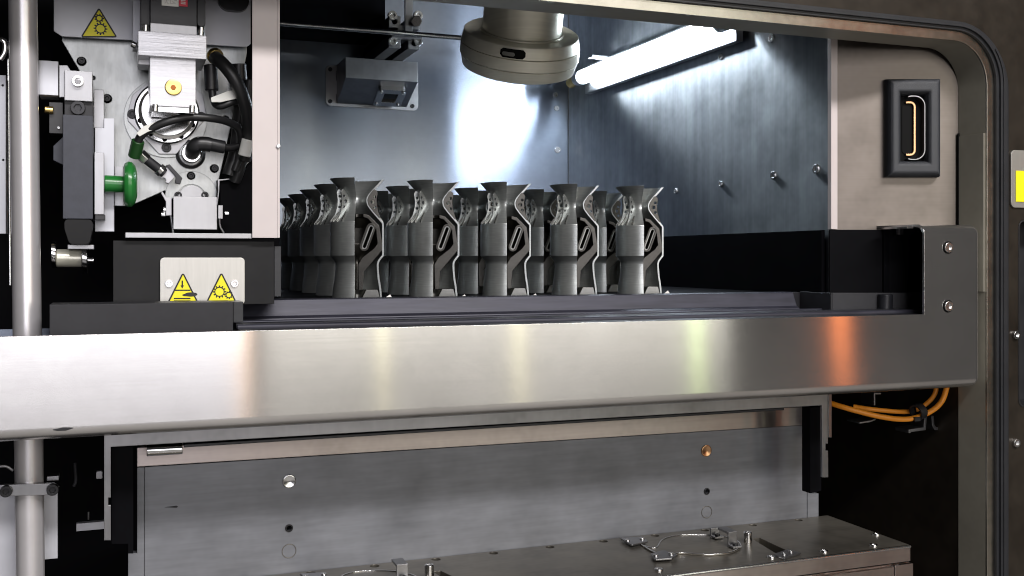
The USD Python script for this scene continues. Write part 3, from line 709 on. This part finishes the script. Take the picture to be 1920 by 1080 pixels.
for (u, v) in ((291, 202), (360, 204)):
    p = Py(u, v, YG + 0.002); s.add('gearbox_bolt', cyl(p - [0, 0, 0.005], p + [0, 0, 0.004], 6 * sc(u, YG), 16), 'bolt_steel')
s.add('side_rib', rp(249, 0, 263, 92, YG + 0.05, 0.02), 'grey_sheet')
s.add('side_screw', cyl(Py(247, 82, YG + 0.04), Py(255, 86, YG + 0.04), 0.004, 12), 'bolt_steel')
s.done()

# clamp column on the left
YCOL = 1.34
s = Thing('clamp_column', 'dark grey upright clamp column with a large socket bolt', 'clamp column')
s.add('column', rp(118, 216, 174, 410, YCOL, 0.05), 'column_grey')
s.add('head', rp(121, 188, 174, 217, YCOL + 0.004, 0.045), 'dark_block')
s.add('foot', plate([(120, 410), (174, 410), (173, 430), (168, 458), (130, 458), (121, 430)], YCOL + 0.002, 0.05, r=0.006), 'block_black')
s.add('head_bolt', bolt(146, 203, 13.5, YCOL + 0.004, 0.005), 'bolt_black')
s.add('side_lever', plate([(100, 274), (120, 255), (120, 310), (100, 300)], YCOL + 0.02, 0.02), 'column_grey')
s.done()
s = Thing('top_block', 'pale aluminium block with bright round screw above the dark column', 'block')
s.add('block', rp(121, 133, 173, 189, YCOL - 0.002, 0.05, holes=[(146, 153, 8)]), 'alu')
s.add('step', plate([(111, 122), (126, 122), (133, 133), (121, 133), (121, 182), (111, 182)], YCOL + 0.012, 0.04), 'alu')
s.add('screw', bolt(146, 153, 11, YCOL - 0.002, 0.006), 'bolt_steel', sub=[('screw_hole', cyl(Py(146, 153, YCOL - 0.007), Py(146, 153, YCOL - 0.0085), 0.0035, 14), 'alu_bright')])
s.done()
one('pole_block', rp(73, 114, 109, 178, YCOL + 0.01, 0.04), 'grey_sheet', 'plain grey block between the shiny pole and the pale block', 'block')
s = Thing('slide_plates', 'stack of pale machined slide plates beside the green knob', 'slide plates')
s.add('rear_plate', rp(176, 168, 195, 240, 1.395, 0.03), 'alu')
s.add('long_plate', plate([(195, 222), (214, 222), (214, 434), (178, 434), (178, 240), (195, 240)], 1.385, 0.03), 'grey_sheet')
s.add('front_plate', rp(177, 286, 195, 402, 1.35, 0.03), 'alu')
s.add('plate_foot', rp(178, 402.5, 197, 412, 1.352, 0.03), 'black_plastic')
s.add('small_block', rp(215, 312, 231, 386, 1.41, 0.02), 'alu')
s.done()
s = Thing('green_knob', 'glossy green star knob screwed into the slide plates', 'knob')
kc = Py(213, 345, 1.36); Sk = sc(213, 1.36)
xa, xb, xc_ = Py(196, 345, 1.36)[0], Py(231, 345, 1.36)[0], Py(257, 345, 1.36)[0]
s.add('stem', lathe([(0, 0), (16 * Sk, 0), (16.5 * Sk, 0.002), (15.5 * Sk, xb - xa), (0, xb - xa)], (xa, 1.36, kc[2]), (1, 0, 0), 36), 'knob_green')
wk = xc_ - xb
s.add('disc', lathe([(0, 0), (32 * Sk, 0), (39 * Sk, wk * 0.10), (43 * Sk, wk * 0.35), (42 * Sk, wk * 0.62), (36 * Sk, wk * 0.86), (24 * Sk, wk), (0, wk * 1.02)], (xb, 1.36, kc[2]), (1, 0, 0), 48), 'knob_green')
s.done()
s = Thing('foot_bracket', 'small pale sheet bracket bolted at the bottom of the drive plate', 'bracket')
s.add('front_sheet', rp(325, 369, 407, 430, 1.385, 0.003), 'alu')
s.add('ear', plate([(304, 358), (312, 370), (322, 370), (322, 404), (311, 404), (311, 378), (302, 362)], 1.395, 0.004), 'alu')
s.add('ear', rp(409, 385, 418, 410, 1.39, 0.006), 'alu')
s.add('wire_clip', tube([Py(320, 404, 1.40), Py(323, 425, 1.40), Py(325, 440, 1.40)], 0.0015, 8), 'alu')
s.add('wire_clip', tube([Py(411, 408, 1.40), Py(413, 425, 1.40), Py(420, 437, 1.40)], 0.0015, 8), 'alu')
for (u, v) in ((306, 393), (302, 402), (421, 400)):
    s.add('bolt', cyl(Py(u, v, 1.40), Py(u + 8, v, 1.40), 5 * sc(u, 1.40), 12), 'bolt_steel')
s.done()
# sheet bent behind (thin bright edge going up to the post)
one('bent_sheet', cat(plate([(408, 337), (432, 335), (433, 338), (413, 340), (412, 360), (408, 385), (405, 385), (408, 357)], 1.42, 0.02), plate([(433, 335), (470, 299), (472, 302), (434, 338.5)], 1.421, 0.02), plate([(434, 339), (472, 303), (474, 440), (413, 440), (413, 341)], 1.425, 0.02)), 'black_sheet',
    'black bent sheet with thin bright edge beside the white post', 'sheet')
one('sheet_edge', cat(plate([(408, 336.5), (432, 334.5), (432, 336.5), (412, 339), (411, 360), (408, 384), (406, 384), (409, 357)], 1.4185, 0.001), plate([(433, 334.5), (470, 298.5), (471, 300.5), (434, 336.5)], 1.4185, 0.001)), 'alu', 'thin bright trim along the edge of the black bent sheet', 'trim')

# cables and connectors
one('motor_cable', tube([Py(404, 108, 1.375), Py(416, 118, 1.355), Py(436, 142, 1.35), Py(454, 178, 1.355), Py(465, 220, 1.37), Py(466, 262, 1.39), Py(458, 300, 1.40)], 0.0085, 16), 'cable_black',
    'thick black motor cable curving down beside the white post', 'cable')
one('cable_grommet', lathe([(9 * 0.00066, 0), (15.5 * 0.00066, 0), (16.5 * 0.00066, 0.004), (13 * 0.00066, 0.009), (9 * 0.00066, 0.009)], Py(402, 105, 1.385), (0.25, -0.9, -0.25), 28), 'brass', 'brass ring grommet where the thick motor cable enters', 'grommet')
s = Thing('hanging_plug', 'black plug with thin cable hanging to the right of the gearbox', 'plug')
s.add('plug_body', cyl(Py(395, 122, 1.38), Py(397, 170, 1.38), 0.0085, 16), 'black_plastic')
s.add('plug_neck', cyl(Py(397, 168, 1.38), Py(400, 186, 1.38), 0.005, 14), 'black_plastic')
s.add('cable', tube([Py(400, 184, 1.38), Py(404, 196, 1.375), Py(415, 199, 1.37), Py(438, 191, 1.37), Py(462, 190, 1.39)], 0.0045, 12), 'cable_black')
s.done()
def tagcard(px, Y, label):
    g = pp(px, Y).buffer(0.001); one('cable_tag', ext_y(g, Y, 0.001), 'tag_white', label, 'cable tag')
tagcard([(397, 184), (428, 172), (452, 168), (450, 182), (414, 190), (398, 190)], 1.362, 'white paper tag on the cable right of the gearbox')
tagcard([(258, 250), (270, 238), (298, 228), (300, 236), (276, 246), (262, 254)], 1.352, 'pale slanted tag on the loop cable below the gearbox')
s = Thing('loop_cable', 'thin black cable arching from green plug across the flange', 'cable')
s.add('cable', tube([Py(258, 270, 1.365), Py(264, 255, 1.36), Py(285, 240, 1.356), Py(315, 228, 1.352), Py(350, 220, 1.352), Py(390, 221, 1.356), Py(425, 228, 1.37), Py(448, 243, 1.385), Py(452, 280, 1.40), Py(440, 320, 1.405)], 0.0050, 14), 'cable_black')
s.add('green_plug', cyl(Py(259, 264, 1.364), Py(252, 294, 1.375), 0.0078, 16), 'plug_green', label='dark green plug end of the cable')
s.done()
s = Thing('sensor_barrel', 'slanted metal sensor barrel held by a small clip below the flange', 'sensor')
s.add('nut', cyl(Py(262, 288, 1.385), Py(275, 300, 1.387), 0.0075, 6), 'polished')
s.add('barrel', cyl(Py(273, 298, 1.387), Py(308, 325, 1.392), 0.0060, 18), 'dark_block')
s.add('collar', cyl(Py(297, 316, 1.39), Py(304, 322, 1.391), 0.0080, 18), 'polished')
s.add('clip', plate([(300, 322), (316, 312), (330, 330), (316, 344), (304, 340)], 1.394, 0.012, [(306, 338, 5)]), 'alu')
s.add('clip_jaw', plate([(311, 310), (318, 308), (342, 334), (338, 345), (328, 343), (330, 332)], 1.389, 0.012), 'bolt_black')
s.done()
s = Thing('elbow_connector', 'black right-angle cable connector on round socket beside the flange', 'connector')
ec = Py(357, 290, YPL)
s.add('socket_ring', lathe([(20 * S1, 0), (27 * S1, 0), (27 * S1, 0.006), (21 * S1, 0.010), (20 * S1, 0.006)], ec, FR, 36), 'alu')
s.add('socket', cyl(ec, ec + np.array([0, -0.022, 0]), 18 * S1, 28), 'polished')
s.add('elbow', tube([Py(360, 287, 1.42), Py(364, 276, 1.395), Py(372, 270, 1.39), Py(386, 270, 1.39), Py(396, 272, 1.39)], 0.0095, 18), 'black_plastic')
s.add('sleeve', cyl(Py(394, 271, 1.39), Py(421, 276, 1.392), 0.0085, 18), 'black_plastic')
s.add('cable', tube([Py(419, 276, 1.392), Py(435, 277, 1.395), Py(452, 272, 1.40), Py(470, 262, 1.41)], 0.0048, 12), 'cable_black')
s.done()
one('cable_cuff', cyl(Py(458, 292, 1.385), Py(465, 262, 1.38), 0.0080, 18), 'tag_white', 'white sleeve with print around the cable bundle beside the white post', 'cable sleeve')
one('cable_bundle', cat(tube([Py(447, 120, 1.41), Py(452, 200, 1.415), Py(444, 280, 1.42), Py(430, 330, 1.42)], 0.010, 12), tube([Py(468, 150, 1.40), Py(462, 215, 1.405), Py(452, 300, 1.41), Py(440, 340, 1.42)], 0.008, 12)), 'cable_black', 'bundle of black cables hanging behind the white post', 'cable bundle')

# post and shelf
YPO = 1.30
s = Thing('post_frame', 'pinkish white upright sheet post with bottom shelf rail', 'post')
s.add('post', rp(473, -120, 520, 446, YPO, 0.003), 'post_paint')
pa = Py(520.3, 200, YPO)
s.add('post_flange', bx(pa[0], pa[0] + 0.003, YPO + 0.0002, YPO + 0.03, Py(520, 446, YPO)[2], Z(0.42)), 'post_paint')
s.add('shelf_rail', rp(235, 437, 472, 446.5, YPO + 0.004, 0.09), 'alu')
s.add('rivet', cyl(Py(522, 274, YPO), Py(522, 274, YPO - 0.003), 0.0025, 12), 'bolt_steel')
s.done()

# black block with label plate
YBL = 1.315
s = Thing('recoater_block', 'black block under the shelf rail carrying a pale warning plate', 'block')
s.add('block', rp(212, 452, 514, 572, YBL, 0.09), 'block_black')
s.add('end_cheek', rp(514.5, 462, 527, 556, YBL + 0.004, 0.08), 'black_tray')
s.done()
s = Thing('warning_plate', 'pale metal plate with two yellow triangles on the black block', 'sign plate')
s.add('plate', rp(300, 483, 459, 572, YBL - 0.003, 0.0028, r=0.005), 'label_plate')
for u in (317, 440): s.add('screw', bolt(u, 532, 7.5, YBL - 0.003, 0.0025), 'bolt_steel')
s.done()
YT = YBL - 0.0032
c1 = Py(340, 556, YT)
bars = lambda *q: unary_union([pp([(a, b), (c, b), (c, d), (a, d)], YT) for a, b, c, d in q])
hand = unary_union([affinity.scale(Point(0, 0).buffer(1), 0.0075, 0.0026), affinity.translate(affinity.scale(Point(0, 0).buffer(1), 0.004, 0.0014), -0.006, -0.0006)])
hp = Py(358, 552, YT)
arrow = pp([(340.5, 526), (343, 526), (343, 535), (345, 535), (341.7, 541), (338.5, 535), (340.5, 535)], YT)
warning('warning_sign', 'yellow triangular hand-crushing warning sign, left on the pale plate', 343, 542, 66, 66, YT,
        [('press_bars', bars((327, 543, 357, 545.2), (326, 558.5, 357, 560.5), (326, 563, 357, 565))), ('hand_symbol', affinity.translate(hand, hp[0], hp[2])), ('arrow_symbol', arrow)])
warning('warning_sign', 'yellow triangular gear warning sign, right on the pale plate', 415, 542, 66, 66, YT,
        [('gear_symbol', gear(411.5, 547, 12, 7.6, 12, YT)), ('gear_symbol', gear(429, 553, 7.6, 4.2, 9, YT))])

# tray left block
s = Thing('front_block', 'long matte black block on the beam in front of the warning plate', 'block')
s.add('block', rp(93, 569, 437, 640, 1.238, 0.06), 'dark_block')
s.add('step', rp(437.5, 566, 456, 604, 1.262, 0.06), 'black_tray')
s.done()

# roller group low on the left
s = Thing('guide_roller', 'shiny steel guide roller in the dark gap beside the pole', 'roller')
def cyl_px(u0, u1, v, r, Y, n=28): return cyl((Py(u0, v, Y)[0], Y, Py((u0 + u1) / 2, v, Y)[2]), (Py(u1, v, Y)[0], Y, Py((u0 + u1) / 2, v, Y)[2]), r * sc(u0, Y), n)
s.add('rim', cyl_px(97, 106, 476, 27, 1.39), 'polished')
s.add('shaft', cyl_px(106, 154, 484, 17, 1.39), 'turned')
s.add('rim', cyl_px(154, 164, 484, 30, 1.39), 'polished')
s.add('cap', rp(127, 459, 176, 467, 1.365, 0.03), 'alu')
s.add('axle', cyl_px(164, 176, 488, 6, 1.39), 'bolt_steel')
s.done()
s = Thing('hinge_lug', 'dark hinge lug with small bright screws left of the column', 'lug')
s.add('lug', rp(92, 192, 118, 250, YCOL + 0.02, 0.04), 'black_plastic')
s.add('lug_pin', cyl_px(84, 100, 206, 7, YCOL + 0.015, 16), 'brass')
s.add('lug_screw', bolt(110, 240, 2.5, YCOL + 0.02, 0.002), 'bolt_steel')
s.done()

# pole, clamp and things by the left edge
def pole(v0, v1, Y):
    a, b = Py(43, 0, Y), Py(57, 1080, Y)
    d = (a - b) / (a[2] - b[2])
    za, zb = Py(43, v0, Y)[2], Py(50, v1, Y)[2]
    return b + d * (za - b[2]), b + d * (zb - b[2])
pa_, pb_ = pole(-150, 1250, 1.33)
s = Thing('steel_pole', 'tall polished steel pole standing at the left edge', 'pole')
s.add('tube', cyl(pb_, pa_, 25 * sc(50, 1.33), 64), 'pole_steel')
s.done()
s = Thing('pole_clamp', 'pale clamp strap with black screws around the steel pole', 'clamp')
s.add('strap', plate([(-12, 910), (100, 906), (111, 912), (108, 924), (100, 928), (-12, 931)], 1.308, 0.006), 'alu')
for (u, v) in ((12, 920), (99, 917)): s.add('screw', bolt(u, v, 11, 1.308, 0.007), 'bolt_black')
s.add('side_nut', rp(88, 893, 110, 901, 1.33, 0.02), 'alu')
s.add('wire_hook', tube([Py(-10, 876, 1.34), Py(10, 874, 1.34), Py(25, 882, 1.34)], 0.002, 8), 'alu')
s.done()
one('pole_bracket', cat(rp(-20, 930, 30, 1100, 1.36, 0.01), rp(82, 926, 108, 1048, 1.38, 0.01)), 'grey_sheet', 'grey sheet bracket behind the lower pole', 'bracket')
one('edge_sheet', cat(rp(-30, 140, 11, 438, 1.37, 0.02, holes=[(5, 160, 2), (6, 300, 2)])), 'grey_sheet', 'narrow grey sheet at the left edge behind the pole', 'sheet')
one('pull_loop', tube([Py(-14, 76, 1.34), Py(2, 74, 1.335), Py(9, 82, 1.335), Py(8, 98, 1.335), Py(0, 112, 1.335)], 0.0035, 12), 'polished', 'small bright bent wire loop at the upper left edge', 'wire loop')
one('thin_rod', cyl(Py(15, 110, 1.40), Py(19, 535, 1.40), 0.0016, 10), 'polished', 'thin bright wire rod left of the pole', 'rod')
one('left_cavity_sheet', bx(-0.41, Py(300, 900, 1.62)[0], 1.62, 1.63, Z(-0.94), Z(-0.12)), 'black_sheet', 'black sheet deep in the lower left cavity', 'backing sheet')
s = Thing('cavity_fittings', 'small fittings in the dark cavity between pole and bracket', 'fittings')
s.add('rail', rp(143, 980, 196, 994, 1.45, 0.01), 'grey_sheet')
s.add('stud', rp(180, 884, 192, 898, 1.43, 0.01, r=0.002), 'alu')
s.add('lever', tube([Py(140, 868, 1.5), Py(142, 900, 1.5), Py(138, 912, 1.5)], 0.0022, 8), 'dark_block')
s.add('pin', cyl(Py(166, 960, 1.5), Py(166, 974, 1.5), 0.0015, 8), 'alu')
s.done()

# ================================================================== lower carrier
YBR, YPN, ZP = 1.285, 1.387, -0.4176
s = Thing('bracket_frame', 'thin pale sheet bracket hanging under the beam on both sides', 'bracket')
s.add('sheet', plate([(195, 800), (1552, 735), (1553, 895), (1542, 895), (1541, 760), (208, 838), (208, 1013), (195, 1013)], YBR, 0.004,
                     [pp([(203, 933), (212, 933), (212, 947), (203, 947)], YBR), pp([(1548, 832), (1560, 832), (1560, 845), (1548, 845)], YBR)]), 'alu')
s.add('top_rail', plate([(345, 834), (1470, 765), (1470, 769), (345, 839)], YBR + 0.02, 0.06), 'black_tray')
s.add('side_channel', plate([(209, 834), (250, 834), (250, 1038), (240, 1038), (240, 1020), (209, 1020)], YBR + 0.03, 0.02), 'black_sheet')
s.add('side_channel', plate([(1519, 765), (1540, 762), (1540, 920), (1519, 925)], YBR + 0.03, 0.02), 'black_sheet')
s.done()
s = Thing('beam_roller', 'short shiny roller under the beam at the left', 'roller')
s.add('roller', cyl_px(275, 342, 843, 10.5, 1.335, 32), 'polished')
s.done()
s = Thing('carrier', 'brushed steel carrier below the beam, upright panel with studs and ledge with holes', 'carrier')
inner_px = [(271, 876), (1513, 797), (1513, 970), (1513, 1000), (271, 1130)]
outer_px = [(257, 861), (1520, 781), (1520, 925), (1534, 925), (1534, 1000), (240, 1140), (240, 1037), (257, 1037)]
pan_h = [(542, 990, 6.5), (1325, 921, 5.5)]
s.add('panel_face', plate(inner_px, YPN, 0.012, pan_h), 'carrier_steel')
fr = pp(outer_px, YPN).difference(pp(inner_px, YPN).buffer(0.0005))
fr = fr.difference(pp([(200, 862), (1600, 775), (1600, 797), (200, 880)], YPN).buffer(0)) 
s.add('side_flange', ext_y(fr, YPN - 0.001, 0.012), 'carrier_steel')
s.add('top_band', plate([(257, 840), (1520, 762), (1520, 796), (257, 875)], YPN - 0.005, 0.02), 'panel_steel')
def stud(u, v, r, m, h=0.002):
    R_ = r * sc(u, YPN); return lathe([(0, h * 0.5), (R_ * 0.25, h * 0.55), (R_ * 0.9, h), (R_, h * 0.7), (R_, -0.001)][::-1], Py(u, v, YPN), FR, 28)
s.add('stud', stud(542, 902, 12.5, 0), 'polished'); s.add('stud', stud(1324, 845, 11, 0), 'copper', label='copper-tinted round stud')
s.add('flush_stud', cat(ext_y(circ(542, 1033, 13.5, YPN, 36).difference(circ(542, 1033, 12.3, YPN, 36)), YPN - 0.0006, 0.0005)), 'plate_steel')
s.add('flush_stud', cat(ext_y(circ(1325, 960, 11.5, YPN, 36).difference(circ(1325, 960, 10.5, YPN, 36)), YPN - 0.0006, 0.0005)), 'plate_steel')
for (u, v, r) in pan_h:
    s.add('bushing', lathe([(r * 0.75 * sc(u, YPN), 0), (r * 1.15 * sc(u, YPN), 0), (r * 1.1 * sc(u, YPN), 0.0015), (r * 0.75 * sc(u, YPN), 0.0015)], Py(u, v, YPN), FR, 24), 'bolt_black')
s.add('hole_backing', bx(0.1, 1.0, YPN + 0.0125, YPN + 0.015, Z(-0.38), Z(-0.25)), 'hole_black')
s.add('scratch', ext_y(pp([(308, 951), (331, 948), (334, 950), (331, 952)], YPN), YPN - 0.0005, 0.0004), 'dark_block')
xpl, xpr = 0.0, 1.079
yb = YPN - 0.0015
top = sbox(xpl, YF, xpr, yb)
back_holes = [(455, 1075), (576, 1063), (693, 1050), (806, 1038), (914, 1028), (1018, 1017), (1118, 1007), (1215, 997.5), (1308, 988), (1398, 979), (1485, 970.5)]
for (u, v) in back_holes:
    q = Pz(u, v, ZP); top = top.difference(Point(q[0], min(q[1], yb - 0.009)).buffer(0.0065, 6))
slot_px = [(1410, 1010), (1424, 1008), (1484, 1036), (1462, 1042)]
slt = Polygon([Pz(u, v, ZP)[:2] for u, v in slot_px])
top = top.difference(slt)
slt2 = Polygon([Pz(u, v, ZP)[:2] for u, v in ((812, 1072), (826, 1070), (900, 1105), (868, 1108))])
top = top.difference(slt2)
s.add('plate', ext_z(top, Z(ZP - 0.022), Z(ZP)), 'plate_steel')
s.add('hole_backing', bx(xpl + 0.002, xpr - 0.002, YF + 0.004, yb - 0.001, Z(ZP - 0.026), Z(ZP - 0.0222)), 'hole_black')
s.add('front_rail', bx(xpl, xpr - 0.001, YF - 0.003, YF + 0.003, Z(ZP - 0.0225), Z(ZP - 0.0012)), 'panel_steel')
s.add('edge_strip', cyl((xpl, YF - 0.0028, Z(ZP - 0.0012)), (xpr - 0.001, YF - 0.0028, Z(ZP - 0.0012)), 0.0022, 12), 'polished')
s.add('base', bx(xpl, xpr + 0.004, YF + 0.0045, yb, Z(ZP - 0.16), Z(ZP - 0.0265)), 'panel_steel')
s.add('base_end', bx(xpr - 0.028, xpr + 0.005, YF - 0.002, YF + 0.004, Z(ZP - 0.16), Z(ZP - 0.027)), 'panel_steel')
s.add('base_front', bx(xpl, xpr - 0.0285, YF - 0.001, YF + 0.004, Z(ZP - 0.16), Z(ZP - 0.029)), 'panel_steel')
for (u, v) in ((1235, 1069), (1446, 1045.5), (1545, 1035), (1638, 1023.5), (1643, 1003), (1100, 1085)):
    q = Pz(u, v, ZP); q[1] = max(q[1], YF + 0.01); s.add('ledge_screw', hexbolt(q, (0, 0, 1), 0.006, 0.0022), 'bolt_steel')
s.done()
def Qz(u, v, h=0.0): 
    p = Pz(u, v, ZP); p[2] += h; return p
def lid(label, du, dv, which):
    s = Thing('hatch_cover', label, 'cover')
    P = lambda u, v: Pz(u + du, v + dv, ZP)[:2]
    ringpts = [(1200, 1023), (1228, 1030), (1242, 1014), (1275, 1006), (1330, 1005), (1372, 1012), (1390, 1025), (1372, 1038), (1330, 1043), (1280, 1040), (1258, 1043), (1230, 1040)]
    g = Polygon(spline([P(*q) for q in ringpts + ringpts[:1]], 5)).buffer(0)
    s.add('lid', ext_z(g, Z(ZP + 0.0004), Z(ZP + 0.0020)), 'plate_steel')
    s.add('lid_rim', ext_z(g.difference(g.buffer(-0.0018)), Z(ZP + 0.0021), Z(ZP + 0.0030)), 'polished')
    for q in ([(1165, 1015), (1203, 1013), (1213, 1021), (1185, 1027)], [(1222, 1045), (1244, 1039), (1268, 1047), (1258, 1053), (1230, 1055)]):
        hp_ = Polygon([P(*w_) for w_ in q]).buffer(0.0015)
        s.add('hinge', ext_z(hp_, Z(ZP + 0.0031), Z(ZP + 0.0052)), 'alu')
        c = hp_.centroid
        for dd in (-0.012, 0.012): s.add('hinge_screw', hexbolt((c.x + dd, c.y, Z(ZP + 0.0052)), (0, 0, 1), 0.0038, 0.002), 'bolt_steel')
    s.done()
lid('keyhole-shaped steel hatch cover on the right of the carrier plate', 0, 0, 0)
lid('partly cropped steel hatch cover at the bottom edge of the carrier plate', -600, 68, 1)
def angle_tab(name, label, u0, v0, u1, v1, two=True):
    s = Thing(name, label, 'tab')
    q = Qz((u0 + u1) / 2, v1); Sx = sc(u0, q[1])
    wx = (u1 - u0) * Sx * 0.5 * 1.15; h = (v1 - v0) * Sx
    s.add('upright', bx(q[0] - wx, q[0] + wx, q[1], q[1] + 0.003, q[2] + 0.0004, q[2] + h), 'alu')
    if two: s.add('top_flange', bx(q[0] - wx, q[0] + wx, q[1] + 0.0032, q[1] + 0.028, q[2] + h - 0.003, q[2] + h), 'alu')
    s.add('foot', bx(q[0] - wx, q[0] + wx, q[1] - 0.012, q[1] - 0.0002, q[2] + 0.0032, q[2] + 0.006), 'alu', sub=[('foot_screw', hexbolt((q[0], q[1] - 0.006, q[2] + 0.006), (0, 0, 1), 0.004, 0.003), 'bolt_black')])
    s.done()
angle_tab('angle_tab', 'small bent metal tab at the rear of the right hatch cover', 1333, 990, 1349, 1010, False)
angle_tab('angle_tab', 'taller bent metal tab in front of the right hatch cover', 1366, 997, 1382, 1028)
angle_tab('angle_tab', 'bent metal tab beside the cropped hatch cover at the bottom edge', 745, 1058, 764, 1090)
for (u, v0, v1, lab) in ((1402, 997, 1017, 'short steel pin beside the slot on the right of the plate'), (805, 1058, 1086, 'short steel pin at the bottom edge of the picture')):
    q = Qz(u, v1); hh = (v1 - v0) * sc(u, q[1])
    one('locating_pin', lathe([(0, 0), (0.0062, 0), (0.0062, hh - 0.001), (0.0052, hh), (0.0035, hh), (0.0035, hh - 0.002), (0, hh - 0.002)], q, (0, 0, 1), 24), 'polished', lab, 'pin')
g = Polygon([Pz(u, v, ZP)[:2] for u, v in ((1452, 1043), (1478, 1034), (1500, 1040), (1470, 1050))]).buffer(0.001)
s = Thing('slot_clip', 'flat metal clip with two screws at the end of the slot', 'clip')
s.add('clip', ext_z(g, Z(ZP + 0.0004), Z(ZP + 0.003)), 'alu')
c = g.centroid
for dd in (-0.007, 0.009): s.add('screw', hexbolt((c.x + dd, c.y + dd * 0.4, Z(ZP + 0.003)), (0, 0, 1), 0.0034, 0.002), 'bolt_steel')
s.done()

# ================================================================== hoses and hangers right of the carrier
YC = 1.30
one('orange_hose', tube([Py(1545, 752, YC + 0.05), Py(1590, 766, YC + 0.02), Py(1650, 781, YC), Py(1700, 786, YC - 0.01), Py(1740, 774, YC - 0.02), Py(1766, 752, YC - 0.03), Py(1778, 715, YC - 0.03)], 0.0042, 14), 'hose_orange', 'lower orange hose sagging under the right end of the beam', 'hose')
one('orange_hose', tube([Py(1600, 762, YC + 0.04), Py(1640, 768, YC + 0.02), Py(1700, 772, YC + 0.01), Py(1730, 762, YC), Py(1752, 740, YC - 0.01), Py(1757, 712, YC - 0.01)], 0.0036, 14), 'hose_orange', 'upper thinner orange hose under the right end of the beam', 'hose')
one('orange_hose', tube([Py(1750, 775, YC + 0.05), Py(1780, 765, YC + 0.04), Py(1805, 745, YC + 0.03), Py(1822, 720, YC + 0.02)], 0.0045, 14), 'hose_orange', 'shaded orange hose end nearest the right side wall', 'hose')
one('hose_clip', cat(lathe([(0.010, -0.006), (0.013, -0.006), (0.013, 0.006), (0.010, 0.006)], Py(1722, 772, YC - 0.012), (1, 0.1, 0.25), 20), rp(1716, 782, 1726, 790, YC - 0.02, 0.01)), 'black_plastic', 'black clip holding the orange hoses', 'clip')
def strip(px, Y, t=0.0022, w=0.03):
    return ext_y(LineString([(p[0], p[2]) for p in (Py(u, v, Y) for u, v in px)]).buffer(t, cap_style=2, join_style=2), Y, w)
one('hanger_bracket', cat(strip([(1706, 812), (1706, 808), (1734, 804), (1736, 780)], YC)), 'alu', 'bent pale hanger strip below the hose clip, left one', 'hanger')
one('hanger_bracket', cat(strip([(1782, 803), (1754, 804), (1750, 797), (1749, 780)], YC)), 'alu', 'bent pale hanger strip below the hose clip, right one', 'hanger')
one('hanger_bracket', strip([(1612, 793), (1632, 790), (1642, 786)], YC + 0.02, 0.0012), 'alu', 'thin short hanger strip left of the hose clip, below the hoses', 'hanger')
one('hanger_bracket', strip([(1640, 760), (1640, 738), (1652, 738)], YC + 0.02, 0.0012), 'alu', 'thin upright hanger strip above the upper orange hose', 'hanger')
one('cable_rail', cat(slab((Py(1640, 812, 1.55)[0], 1.55), (Py(1712, 815, 1.44)[0], 1.44), Py(1690, 818, 1.46)[2], Py(1690, 811, 1.46)[2], 0.006)), 'dark_block', 'dark rail behind the hose hangers', 'rail')
one('support_post', rp(1741, 812, 1749, 880, 1.47, 0.02), 'column_grey', 'short dark support post below the hangers', 'post')
one('underside_cover', bx(-0.28, 1.22, 1.315, 1.89, Z(-0.155), Z(-0.145)), 'black_sheet', 'black cover closing the tray underneath', 'cover')
